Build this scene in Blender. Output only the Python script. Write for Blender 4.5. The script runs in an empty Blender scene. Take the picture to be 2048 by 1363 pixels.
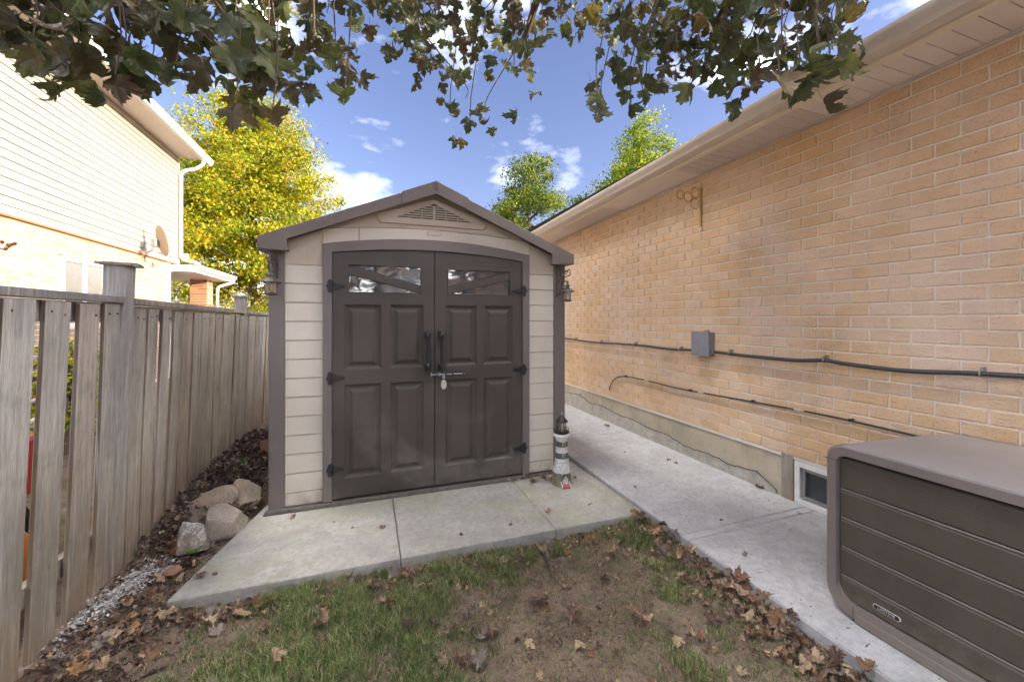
import bpy, bmesh, math, random
import numpy as np
from mathutils import Vector, Matrix, Euler, noise as mnoise

random.seed(7); rng = np.random.default_rng(7)
scene = bpy.context.scene
C = scene.collection
R = math.radians

# ------------------------------------------------------------------ camera
CAM_H = 1.39
YAW = R(19.75)
cam_d = bpy.data.cameras.new("camera")
cam_d.sensor_width = 36.0
cam_d.lens = 36.0 * 805.0 / 2048.0
cam_d.shift_y = -44.5 / 2048.0
cam_d.clip_start = 0.05
cam_d.clip_end = 1000
cam = bpy.data.objects.new("camera", cam_d)
cam.location = (0, 0, CAM_H)
cam.rotation_euler = (R(90), 0, -YAW)
C.objects.link(cam)
scene.camera = cam

# ------------------------------------------------------------------ sun + sky
SUN = Vector((1.0, -0.55, 0.235)).normalized()
SUN_EL = math.asin(SUN.z)
SUN_AZ = math.atan2(SUN.x, SUN.y)
ld = bpy.data.lights.new("sun", 'SUN')
ld.energy = 2.0
ld.angle = R(0.5)
ld.color = (1.0, 0.84, 0.64)
lo = bpy.data.objects.new("sun", ld)
lo.rotation_euler = SUN.to_track_quat('Z', 'Y').to_euler()
lo.location = (8, -5, 12)
C.objects.link(lo)

SKY_STRENGTH = 0.0500
world = bpy.data.worlds.new("World")
scene.world = world
world.use_nodes = True
nt = world.node_tree
for n in list(nt.nodes): nt.nodes.remove(n)
def WN(t, **k):
    n = nt.nodes.new(t)
    for a, b in k.items(): setattr(n, a, b)
    return n
wo = WN('ShaderNodeOutputWorld'); bg = WN('ShaderNodeBackground')
sky = WN('ShaderNodeTexSky', sky_type='NISHITA', sun_disc=False)
sky.sun_elevation = SUN_EL; sky.sun_rotation = SUN_AZ
sky.air_density = 1.0; sky.dust_density = 1.0; sky.ozone_density = 3.0
bg.inputs['Strength'].default_value = SKY_STRENGTH
tc = WN('ShaderNodeTexCoord')
mp = WN('ShaderNodeMapping'); mp.inputs['Scale'].default_value = (1.0, 1.0, 2.2)
mp.inputs['Location'].default_value = (6.6, 2.8, 1.7)
n1 = WN('ShaderNodeTexNoise'); n1.inputs['Scale'].default_value = 2.6; n1.inputs['Detail'].default_value = 9; n1.inputs['Roughness'].default_value = 0.55
cr = WN('ShaderNodeValToRGB')
cr.color_ramp.elements[0].position = 0.525; cr.color_ramp.elements[0].color = (0, 0, 0, 1)
cr.color_ramp.elements[1].position = 0.69; cr.color_ramp.elements[1].color = (1, 1, 1, 1)
e_ = cr.color_ramp.elements.new(0.585); e_.color = (.010, .010, .010, 1)
e_ = cr.color_ramp.elements.new(0.63); e_.color = (.06, .06, .06, 1)
mx = WN('ShaderNodeMix', data_type='RGBA')
mx.inputs['B'].default_value = (275, 270, 266, 1)  # cloud radiance set far above real clouds, as fill for the shaded yard
L = nt.links.new
L(tc.outputs['Generated'], mp.inputs['Vector']); L(mp.outputs[0], n1.inputs['Vector'])
L(n1.outputs['Fac'], cr.inputs['Fac']); L(cr.outputs['Color'], mx.inputs['Factor'])
tint = WN('ShaderNodeMix', data_type='RGBA', blend_type='MULTIPLY'); tint.inputs['Factor'].default_value = 1.0
tint.inputs['B'].default_value = (1.38, 1.01, 1.10, 1)
L(sky.outputs[0], tint.inputs['A']); L(tint.outputs['Result'], mx.inputs['A']); L(mx.outputs['Result'], bg.inputs['Color']); L(bg.outputs[0], wo.inputs['Surface'])

vs = scene.view_settings
vs.view_transform = 'Standard'; vs.look = 'None'; vs.gamma = 1.0
vs.exposure = 2.62
vs.use_curve_mapping = False
scene.cycles.max_bounces = 8
scene.cycles.diffuse_bounces = 5
scene.cycles.transparent_max_bounces = 16
scene.cycles.sample_clamp_indirect = 6.0

# ------------------------------------------------------------------ measuring
_s, _c = math.sin(YAW), math.cos(YAW)
def ray(u, v):
    r = (u - 1024) / 805.0
    return Vector((_s + _c * r, _c - _s * r, (637 - v) / 805.0))
def at(u, v, k):
    p = ray(u, v) * k; p.z += CAM_H; return p
def onz(u, v, z=0.0):
    d = ray(u, v); return at(u, v, (z - CAM_H) / d.z)
def ony(u, v, y):
    return at(u, v, y / ray(u, v).y)
def onx(u, v, x):
    return at(u, v, x / ray(u, v).x)

# ------------------------------------------------------------------ materials
class MT:
    def __init__(s, name):
        s.m = bpy.data.materials.new(name); s.m.use_nodes = True
        s.t = s.m.node_tree; s.p = s.t.nodes['Principled BSDF']; s.out = s.t.nodes['Material Output']
        s.tc = None
    def n(s, ty, **k):
        x = s.t.nodes.new(ty)
        for a, b in k.items():
            if a in x.inputs.keys() if hasattr(x, 'inputs') else False: x.inputs[a].default_value = b
            else: setattr(x, a, b)
        return x
    def l(s, a, b): s.t.links.new(a, b)
    def pos(s, scale=(1, 1, 1), loc=(0, 0, 0), obj=False):
        g = s.n('ShaderNodeTexCoord') if obj else s.n('ShaderNodeNewGeometry')
        mpn = s.n('ShaderNodeMapping'); mpn.inputs['Scale'].default_value = scale; mpn.inputs['Location'].default_value = loc
        s.l(g.outputs['Object' if obj else 'Position'], mpn.inputs['Vector']); return mpn.outputs[0]
    def noise(s, scale, detail=5, rough=.55, vec=None, dist=0):
        x = s.n('ShaderNodeTexNoise'); x.inputs['Scale'].default_value = scale
        x.inputs['Detail'].default_value = detail; x.inputs['Roughness'].default_value = rough; x.inputs['Distortion'].default_value = dist
        s.l(vec if vec is not None else s.pos(), x.inputs['Vector']); return x.outputs['Fac']
    def ramp(s, fac, stops):
        x = s.n('ShaderNodeValToRGB'); e = x.color_ramp.elements
        while len(e) < len(stops): e.new(0.5)
        for i, (p, c) in enumerate(stops):
            e[i].position = p
            if isinstance(c, (int, float)): c = (c, c, c)
            e[i].color = (*c, 1)
        s.l(fac, x.inputs['Fac']); return x.outputs['Color']
    def mix(s, fac, a, b, mode='MIX'):
        x = s.n('ShaderNodeMix', data_type='RGBA', blend_type=mode)
        for nm, v in (('Factor', fac), ('A', a), ('B', b)):
            if hasattr(v, 'is_linked') or isinstance(v, bpy.types.NodeSocket): s.l(v, x.inputs[nm])
            elif isinstance(v, (int, float)) and nm == 'Factor': x.inputs[nm].default_value = v
            else:
                if isinstance(v, (int, float)): v = (v, v, v)
                x.inputs[nm].default_value = (*v, 1)
        return x.outputs['Result']
    def math(s, op, a, b=0.0):
        x = s.n('ShaderNodeMath', operation=op)
        for i, v in enumerate((a, b)):
            if isinstance(v, bpy.types.NodeSocket): s.l(v, x.inputs[i])
            else: x.inputs[i].default_value = v
        return x.outputs[0]
    def rnd(s):
        o = s.n('ShaderNodeObjectInfo').outputs['Random']; g = s.n('ShaderNodeNewGeometry').outputs['Random Per Island']
        return s.math('FRACT', s.math('ADD', o, g))
    def col(s, c):
        if isinstance(c, bpy.types.NodeSocket): s.l(c, s.p.inputs['Base Color'])
        else: s.p.inputs['Base Color'].default_value = (*c, 1)
    def bump(s, h, strength=.3, dist=.01):
        x = s.n('ShaderNodeBump'); x.inputs['Strength'].default_value = strength; x.inputs['Distance'].default_value = dist
        s.l(h, x.inputs['Height']); s.l(x.outputs[0], s.p.inputs['Normal']); return x
    def rough(s, r, spec=None, metal=None):
        if isinstance(r, bpy.types.NodeSocket): s.l(r, s.p.inputs['Roughness'])
        else: s.p.inputs['Roughness'].default_value = r
        if spec is not None: s.p.inputs['Specular IOR Level'].default_value = spec
        if metal is not None: s.p.inputs['Metallic'].default_value = metal

def plastic(name, c, rough=.5, var=.12, grain=(30, 30, 30), gs=.25, spec=.4):
    m = MT(name)
    v = m.pos()
    a = m.noise(1.7, 5, .6, v); b = m.noise(9, 5, .6, v)
    f = m.math('ADD', m.math('MULTIPLY', a, .6), m.math('MULTIPLY', b, .4))
    cc = m.ramp(f, [(.3, tuple(x * (1 - var) for x in c)), (.7, tuple(x * (1 + var) for x in c))])
    st = m.noise(1.3, 6, .7, m.pos((3, 3, .5), (1, 1, 0)))
    cc = m.mix(m.ramp(st, [(.52, 0), (.72, .28)]), cc, tuple(x * .62 for x in c))
    zz = m.n('ShaderNodeSeparateXYZ'); m.l(v, zz.inputs[0])
    sp_ = m.math('MULTIPLY', m.ramp(zz.outputs['Z'], [(.0, .75), (.22, 0)]), m.ramp(m.noise(18, 6, .75, v), [(.35, 0), (.6, 1)]))
    cc = m.mix(sp_, cc, (.20, .165, .12))
    m.col(cc); m.rough(rough, spec)
    m.bump(m.noise(6, 6, .65, m.pos(grain)), gs, .004)
    return m.m
def simple(name, c, rough=.5, metal=0.0, spec=.5, bumps=None):
    m = MT(name)
    a = m.noise(14, 5, .6)
    m.col(m.ramp(a, [(.3, tuple(x * .88 for x in c)), (.7, tuple(min(x * 1.1, 1) for x in c))]))
    m.rough(rough, spec, metal)
    if bumps: m.bump(m.noise(bumps[0], 4), bumps[1], .003)
    return m.m

M = {}
# brick
m = MT('tan_brick'); r = m.rnd(); v = m.pos()
base = m.ramp(r, [(0, (.70, .465, .255)), (.3, (.74, .51, .30)), (.55, (.76, .545, .37)), (.8, (.72, .48, .275)), (1, (.75, .56, .40))])
pit = m.noise(95, 3, .7, v); big = m.noise(7, 4, .6, v)
cc = m.mix(m.ramp(pit, [(.34, .6), (.43, 0)]), base, (.34, .22, .12))
cc = m.mix(m.ramp(pit, [(.60, 0), (.72, .55)]), cc, (.70, .56, .40))
cc = m.mix(m.ramp(big, [(.35, .25), (.65, 0)]), cc, (.42, .28, .15))
spot = m.ramp(m.noise(2.1, 3, .5, v), [(.56, 0), (.68, .5)])
dk = m.ramp(m.noise(160, 2, .6, v), [(.42, 1), (.5, 0)])
cc = m.mix(m.mix(1.0, spot, dk, 'MULTIPLY'), cc, (.14, .10, .07))
wash = m.noise(1.1, 5, .65, m.pos((1, 1, .6), (4, 1, 2)))
cc = m.mix(m.ramp(wash, [(.45, 0), (.66, .5)]), cc, (.74, .60, .50))
cc = m.mix(m.ramp(m.noise(1.0, 5, .7, m.pos((2, 2.6, .5), (1, 7, 2))), [(.56, 0), (.72, .2)]), cc, (.40, .29, .19))
m.col(cc); m.rough(.95, .15)
score = m.ramp(m.noise(1, 2, .5, m.pos((1, 16, 85))), [(.36, 0), (.42, 1)])
h = m.math('ADD', m.math('MULTIPLY', pit, .6), m.math('MULTIPLY', score, .55))
m.bump(h, .75, .007); M['brick'] = m.m
m = MT('mortar'); m.col(m.ramp(m.noise(40, 5), [(.3, (.76, .69, .58)), (.7, (.86, .80, .70))])); m.rough(.95, .1); m.bump(m.noise(150, 3), .4, .003); M['mortar'] = m.m
m = MT('pale_brick'); r = m.rnd()
m.col(m.ramp(r, [(0, (.42, .33, .23)), (.5, (.46, .37, .27)), (1, (.40, .27, .18))])); m.rough(.9, .1); m.bump(m.noise(60, 3), .3, .005); M['pbrick'] = m.m
m = MT('red_brick'); r = m.rnd()
m.col(m.ramp(r, [(0, (.42, .19, .10)), (.5, (.50, .26, .15)), (1, (.36, .16, .09))])); m.rough(.9, .1); M['rbrick'] = m.m
# concrete
def concrete(name, c, moss=0.0, broom=True):
    m = MT(name); v = m.pos()
    a = m.noise(1.6, 7, .65, v, .4); b = m.noise(28, 6, .7, v); g = m.noise(180, 3, .7, v)
    cc = m.ramp(a, [(.3, tuple(x * .80 for x in c)), (.52, c), (.75, tuple(min(1, x * 1.12) for x in c))])
    cc = m.mix(m.ramp(b, [(.38, .5), (.55, 0)]), cc, tuple(x * .60 for x in c))
    e_ = m.noise(6, 8, .75, m.pos((1, 1, 1), (9, 3, 0)), .5)
    cc = m.mix(m.ramp(e_, [(.40, .42), (.56, 0)]), cc, (c[0] * .62, c[1] * .60, c[2] * .55))
    fl = m.noise(26, 2, .5, m.pos((1, 1.6, 1), (4, 4, 0)))
    cc = m.mix(m.ramp(fl, [(.70, 0), (.73, .75)]), cc, (.16, .12, .09))
    cc = m.mix(m.ramp(g, [(.34, .55), (.43, 0)]), cc, tuple(x * .45 for x in c))
    st = m.ramp(m.noise(3.4, 8, .72, m.pos((1, 1, 1), (5, 2, 0))), [(.60, 0), (.70, .4)])
    cc = m.mix(st, cc, (c[0] * .55, c[1] * .47, c[2] * .38))
    if moss:
        mo = m.ramp(m.noise(2.3, 7, .7, m.pos((1, 1.4, 1), (3, 1, 0)), .6), [(.48, 0), (.62, moss)])
        cc = m.mix(mo, cc, (.33, .335, .20))
        sp = m.ramp(m.noise(11, 6, .75, v), [(.55, 0), (.63, moss * .8)])
        cc = m.mix(sp, cc, (.27, .265, .17))
    m.col(cc); m.rough(.9, .2)
    br = m.noise(30, 3, .6, m.pos((.25, 9, 1)))
    h = m.math('ADD', m.math('MULTIPLY', br, .7 if broom else .15), m.math('MULTIPLY', g, .5))
    m.bump(h, .7, .004)
    return m.m
M['slab'] = concrete('mossy_concrete', (.435, .41, .375), .45, False)
M['path'] = concrete('path_concrete', (.56, .55, .545), 0, True)
m = MT('foundation'); v = m.pos()
cc = m.ramp(m.noise(3, 7, .65, v), [(.3, (.40, .345, .25)), (.7, (.54, .47, .36))])
cc = m.mix(m.ramp(m.noise(1, 6, .7, m.pos((7, 5, 1.2))), [(.5, 0), (.7, .5)]), cc, (.28, .245, .19))
cc = m.mix(m.ramp(m.noise(16, 6, .7, v), [(.55, 0), (.7, .6)]), cc, (.30, .27, .22))
m.col(cc); m.rough(.95, .1); m.bump(m.noise(30, 6, .7, v), .5, .008); M['found'] = m.m
m = MT('parging'); v = m.pos()
m.col(m.ramp(m.noise(12, 8, .75, v), [(.3, (.32, .295, .25)), (.5, (.45, .42, .36)), (.7, (.58, .55, .49))])); m.rough(.95, .1); m.bump(m.noise(22, 7, .75, v), .9, .02); M['parge'] = m.m
M['crack'] = simple('dark_crack', (.06, .05, .04), .95)
# eaves / siding
M['alu'] = plastic('beige_aluminium', (.64, .56, .48), .38, .05, (2, 2, 2), .04, .5)
M['alu_cream'] = plastic('cream_aluminium', (.80, .71, .56), .4, .05, (2, 2, 2), .04, .5)
m = MT('soffit'); v = m.pos(); m.col(m.ramp(m.noise(5, 5, .6, v), [(.3, (.78, .70, .63)), (.7, (.84, .76, .69))])); m.rough(.5, .4); M['soffit'] = m.m
m = MT('vented_soffit'); v = m.pos((1, 1, 0))
vo = m.n('ShaderNodeTexVoronoi'); vo.inputs['Scale'].default_value = 75; vo.inputs['Randomness'].default_value = 0.0; m.l(v, vo.inputs['Vector'])
m.col(m.ramp(vo.outputs['Distance'], [(.22, (.16, .13, .11)), (.3, (.78, .70, .63))])); m.rough(.5, .4)
M['soffit_v'] = m.m
M['siding'] = plastic('cream_siding', (.34, .32, .275), .55, .04, (2, 2, 2), .05, .3)
M['white'] = simple('white_paint', (.74, .72, .68), .45)
M['orange_trim'] = simple('flashing', (.38, .15, .06), .6)
m = MT('roof_shingles'); v = m.pos(); m.col(m.ramp(m.noise(25, 5, .7, v), [(.3, (.05, .045, .04)), (.7, (.12, .10, .09))])); m.rough(.95, .1); m.bump(m.noise(40, 4), .5, .01); M['shingle'] = m.m
# shed
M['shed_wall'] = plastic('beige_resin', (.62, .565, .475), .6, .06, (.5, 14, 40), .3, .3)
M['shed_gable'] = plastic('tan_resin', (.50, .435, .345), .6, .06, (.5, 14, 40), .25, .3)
M['shed_trim'] = plastic('taupe_resin', (.175, .148, .137), .55, .07, (40, 40, .8), .3, .35)
M['shed_roof'] = plastic('grey_brown_resin', (.165, .138, .122), .5, .08, (12, 12, 12), .15, .35)
m = MT('door_resin'); v = m.pos()
cc = m.ramp(m.noise(2.2, 6, .6, v), [(.3, (.056, .045, .038)), (.7, (.084, .069, .060))])
ring = m.n('ShaderNodeTexWave', wave_type='RINGS', rings_direction='Y'); ring.inputs['Scale'].default_value = .55; ring.inputs['Distortion'].default_value = 1.2; ring.inputs['Detail'].default_value = 2
m.l(m.pos((1, 1, 1), (-.8, 0, -.9)), ring.inputs['Vector'])
zz = m.n('ShaderNodeSeparateXYZ'); m.l(m.pos(), zz.inputs[0])
low = m.ramp(zz.outputs['Z'], [(.15, .55), (.8, 0)])
smear = m.mix(1.0, m.ramp(ring.outputs['Fac'], [(.45, 0), (.75, .8)]), low, 'MULTIPLY')
smear = m.mix(1.0, smear, m.ramp(m.noise(3, 5, .7, v), [(.35, 0), (.6, 1)]), 'MULTIPLY')
cc = m.mix(smear, cc, (.24, .22, .19))
m.col(cc); m.rough(.5, .4); m.bump(m.noise(5, 6, .65, m.pos((50, 50, 2))), .28, .004); M['door'] = m.m
m = MT('shed_glass'); v = m.pos()
m.col(m.ramp(m.noise(9, 4, .6, v), [(.35, (.03, .028, .03)), (.55, (.07, .06, .065)), (.64, (.12, .07, .065)), (.72, (.14, .13, .08))])); m.rough(.08, .9)
m.bump(m.noise(5, 1.5, .4, m.pos((1, 1, 1.6)), .3), .35, .03); M['sglass'] = m.m
M['base'] = plastic('dark_grey_resin', (.085, .08, .085), .5, .1)
M['black'] = simple('black_iron', (.028, .027, .028), .42, .3, .5, (60, .3))
M['steel'] = simple('galvanised_steel', (.42, .42, .42), .38, .9)
M['padlock'] = simple('padlock_steel', (.62, .58, .50), .45, .5, .5, (120, .5))
M['bronze'] = simple('weathered_bronze', (.10, .085, .07), .5, .3, .5, (60, .5))
m = MT('seeded_glass'); v = m.pos(); m.col(m.ramp(m.noise(70, 3, .6, m.pos((1, 1, .35))), [(.35, (.35, .27, .18)), (.6, (.75, .66, .52))])); m.rough(.15, .6)
m.p.inputs['Transmission Weight'].default_value = .45; m.p.inputs['Alpha'].default_value = 1.0; m.bump(m.noise(60, 3), .5, .01); M['lglass'] = m.m
M['gold'] = simple('brass_tube', (.42, .30, .10), .35, .6)
M['conduit'] = simple('black_conduit', (.06, .06, .065), .35, .4, .6)
M['rubber'] = simple('black_cable', (.045, .043, .04), .55)
M['jbox'] = simple('grey_enamel', (.23, .23, .25), .45, .1, .5, (90, .15))
# wood
def wood(name, c1, c2, seed=0.0, warm=(.26, .18, .10)):
    m = MT(name); v = m.pos((1, 1, 1), (seed, 0, 0))
    rr = m.rnd()
    g = m.noise(3.0, 6, .65, m.pos((14, 16, .55), (seed, 0, 0)), .3)
    f = m.noise(9.0, 4, .6, m.pos((30, 34, .8), (seed, 3, 0)), .2)
    cc = m.ramp(g, [(.28, c1), (.72, c2)])
    cc = m.mix(m.ramp(f, [(.35, .55), (.5, 0)]), cc, tuple(x * .45 for x in c1))
    tint = m.ramp(rr, [(0, (.78, .74, .68)), (.5, (1, 1, 1)), (1, (1.0, .90, .80))])
    cc = m.mix(1.0, cc, tint, 'MULTIPLY')
    zz = m.n('ShaderNodeSeparateXYZ'); m.l(m.pos(), zz.inputs[0])
    stain = m.math('MULTIPLY', m.ramp(zz.outputs['Z'], [(.0, .8), (.55, .25), (.9, 0)]), m.ramp(m.noise(5, 5, .6, v), [(.25, .4), (.6, 1)]))
    cc = m.mix(stain, cc, warm)
    gr = m.math('MULTIPLY', m.ramp(m.noise(7, 5, .6, v), [(.55, 0), (.7, .35)]), 1.0)
    cc = m.mix(gr, cc, (.17, .17, .11))
    vo = m.n('ShaderNodeTexVoronoi'); vo.inputs['Scale'].default_value = 1.0; vo.inputs['Randomness'].default_value = 1.0
    m.l(m.pos((7, 7, 2.6), (seed, 1, 0)), vo.inputs['Vector'])
    cc = m.mix(m.ramp(vo.outputs['Distance'], [(.02, .6), (.065, 0)]), cc, (.14, .12, .10))
    lg = m.noise(1.5, 3, .5, m.pos((3, 3, 1.1), (seed, 5, 0)))
    cc = m.mix(m.ramp(lg, [(.40, .45), (.55, 0)]), cc, (.20, .185, .165))
    hl2 = m.noise(2.2, 4, .6, m.pos((22, 24, .5), (seed + 3, 5, 0)))
    cc = m.mix(m.ramp(hl2, [(.56, 0), (.70, .5)]), cc, (.60, .595, .59))
    m.col(cc); m.rough(.88, .2)
    h = m.math('ADD', m.math('MULTIPLY', g, .5), m.math('MULTIPLY', f, .6)); m.bump(h, .55, .006)
    return m.m
M['board'] = wood('weathered_board', (.34, .315, .28), (.61, .58, .535))
M['board_edge'] = wood('brown_board_edge_gap_shade', (.10, .072, .05), (.19, .14, .095), 2.0)  # brown board edges; the dark tone also stands in for shade in the gaps
M['rail'] = wood('weathered_rail', (.26, .245, .24), (.48, .46, .45), 4.0)
M['post'] = wood('weathered_post', (.28, .27, .255), (.50, .48, .45), 9.0)
# storage box
M['box_frame'] = plastic('taupe_box_plastic', (.20, .170, .155), .42, .05, (4, 4, 4), .1, .45)
M['box_top'] = plastic('grey_box_lid', (.33, .31, .305), .30, .12, (30, 4, 3), .22, .5)
M['box_slat'] = plastic('brown_box_slat', (.088, .074, .058), .55, .2, (3, 2.0, 45), .6, .3)
# ground
m = MT('soil'); v = m.pos()
cc = m.ramp(m.noise(4, 8, .7, v), [(.3, (.15, .105, .075)), (.55, (.27, .20, .148)), (.75, (.38, .30, .23))])
cc = m.mix(m.ramp(m.noise(85, 3, .7, v), [(.62, 0), (.68, .8)]), cc, (.46, .39, .30))
cc = m.mix(m.ramp(m.noise(9, 8, .8, m.pos((1, 1, 1), (3, 3, 0))), [(.38, .6), (.52, 0)]), cc, (.10, .07, .05))
cc = m.mix(m.ramp(m.noise(45, 4, .7, v), [(.34, .6), (.45, 0)]), cc, (.05, .035, .025))
cc = m.mix(m.ramp(m.noise(2.3, 4, .6, m.pos((1, 1, 1), (2, 7, 0))), [(.5, 0), (.65, .5)]), cc, (.09, .10, .045))
m.col(cc); m.rough(.95, .1); m.bump(m.math('ADD', m.noise(30, 6, .75, v), m.math('MULTIPLY', m.noise(120, 3, .7, v), .4)), .9, .02); M['soil'] = m.m
def leafmat(name, stops, trans=.35, rough=.6, vein=True, spec=.3, patch=None):
    m = MT(name); rr = m.rnd()
    cc = m.ramp(rr, stops)
    if patch:
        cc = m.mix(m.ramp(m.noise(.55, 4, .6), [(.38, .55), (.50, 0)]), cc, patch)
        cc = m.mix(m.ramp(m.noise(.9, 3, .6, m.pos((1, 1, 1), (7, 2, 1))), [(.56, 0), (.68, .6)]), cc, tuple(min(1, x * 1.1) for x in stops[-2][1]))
    n = m.noise(25, 4, .6)
    cc = m.mix(m.ramp(n, [(.3, .45), (.6, 0)]), cc, tuple(x * .45 for x in stops[0][1]))
    m.col(cc); m.rough(rough, spec)
    tr = m.n('ShaderNodeBsdfTranslucent'); m.l(cc, tr.inputs['Color'])
    ms = m.n('ShaderNodeMixShader'); ms.inputs[0].default_value = trans
    m.l(m.p.outputs[0], ms.inputs[1]); m.l(tr.outputs[0], ms.inputs[2]); m.l(ms.outputs[0], m.out.inputs['Surface'])
    if vein: m.bump(m.noise(30, 4, .6), .5, .01)
    return m.m
M['grass'] = leafmat('grass_blade', [(0, (.095, .18, .04)), (.30, (.16, .25, .07)), (.55, (.25, .30, .11)), (.70, (.31, .32, .13)), (.80, (.44, .38, .20)), (1, (.56, .46, .28))], .35, .6, False)
M['weed'] = leafmat('weed_leaf', [(0, (.10, .22, .04)), (1, (.14, .28, .07))], .35, .5, False)
M['dry'] = leafmat('dry_leaf', [(0, (.15, .092, .062)), (.2, (.24, .15, .10)), (.4, (.34, .22, .14)), (.6, (.20, .125, .09)), (.75, (.46, .31, .19)), (.88, (.54, .40, .26)), (.95, (.16, .125, .115)), (1, (.40, .35, .19))], .2, .7)
M['purple'] = leafmat('dark_leaf', [(0, (.060, .042, .038)), (1, (.085, .06, .05))], .1, .45)
M['maple'] = leafmat('maple_leaf', [(0, (.060, .075, .026)), (.25, (.085, .11, .034)), (.42, (.10, .068, .036)), (.6, (.075, .095, .034)), (.72, (.12, .068, .035)), (.84, (.12, .15, .035)), (.965, (.15, .16, .04)), (.985, (.22, .19, .04)), (1, (.19, .105, .035))], .42, .38, True, .5)
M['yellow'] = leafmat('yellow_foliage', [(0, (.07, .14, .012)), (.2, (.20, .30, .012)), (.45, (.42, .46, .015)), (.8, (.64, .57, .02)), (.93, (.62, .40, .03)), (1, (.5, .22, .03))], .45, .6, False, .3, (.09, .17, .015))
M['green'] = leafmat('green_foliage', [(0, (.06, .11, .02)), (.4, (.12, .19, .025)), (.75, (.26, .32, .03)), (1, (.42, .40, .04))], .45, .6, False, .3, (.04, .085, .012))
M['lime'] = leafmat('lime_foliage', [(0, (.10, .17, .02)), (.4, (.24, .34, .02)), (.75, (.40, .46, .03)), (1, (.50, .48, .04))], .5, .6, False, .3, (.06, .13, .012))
M['bark'] = simple('bark', (.13, .10, .08), .95, 0, .1, (40, .6))
M['twig'] = simple('twig', (.10, .07, .05), .85)
M['chips'] = simple('white_chips', (.50, .475, .44), .9)
m = MT('mulch'); rr = m.rnd(); m.col(m.ramp(rr, [(0, (.04, .025, .022)), (.6, (.09, .055, .045)), (.85, (.20, .13, .10)), (1, (.38, .33, .27))])); m.rough(.9, .2); M['mulch'] = m.m
def rock(name, c1, c2, c3=None):
    m = MT(name); v = m.pos()
    cc = m.ramp(m.noise(6, 7, .65, v), [(.3, c1), (.7, c2)])
    cc = m.mix(m.ramp(m.noise(70, 3, .7, v), [(.36, .5), (.46, 0)]), cc, tuple(x * .4 for x in c1))
    if c3: cc = m.mix(m.ramp(m.noise(11, 7, .85, m.pos((1, 1, 1), (2.2, .4, 0))), [(.48, 0), (.56, .85)]), cc, c3)
    m.col(cc); m.rough(.92, .15); m.bump(m.noise(28, 7, .7, v), .6, .012); return m.m
M['rock1'] = rock('grey_stone', (.26, .215, .175), (.42, .36, .30))
M['rock2'] = rock('brown_stone', (.29, .23, .17), (.46, .38, .29))
M['rock3'] = rock('spattered_stone', (.20, .165, .13), (.30, .25, .20), (.62, .60, .58))
M['brickbit'] = rock('brick_fragment', (.28, .15, .10), (.36, .20, .14))
M['pumpkin'] = simple('orange_plastic', (.72, .26, .03), .35, 0, .5)
M['red'] = simple('red_plastic', (.45, .03, .035), .4)
M['pane'] = simple('window_pane', (.03, .035, .04), .06, 0, .9)
M['screen'] = simple('window_screen', (.055, .06, .065), .45, 0, .5)
M['pane2'] = simple('dull_pane', (.16, .155, .14), .15, 0, .8)
M['curtain'] = simple('pale_blind', (.50, .48, .42), .25, 0, .7)
M['dish'] = simple('dish_grey', (.46, .36, .26), .5)
M['navy'] = simple('navy_paint', (.085, .10, .125), .5, 0, .4, (150, .8))
m = MT('stucco_white'); m.col(m.ramp(m.noise(60, 4, .7), [(.35, (.40, .39, .37)), (.55, (.66, .64, .61))])); m.rough(.7, .3)
vo = m.n('ShaderNodeTexVoronoi'); vo.inputs['Scale'].default_value = 110; m.l(m.pos(), vo.inputs['Vector']); m.bump(vo.outputs['Distance'], .8, .006); M['lhwhite'] = m.m
M['lhstone'] = rock('painted_stone', (.13, .12, .08), (.30, .27, .20))
M['lhred'] = simple('red_paint', (.36, .07, .065), .6)
M['lhyellow'] = simple('yellow_paint', (.55, .50, .08), .5)

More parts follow.
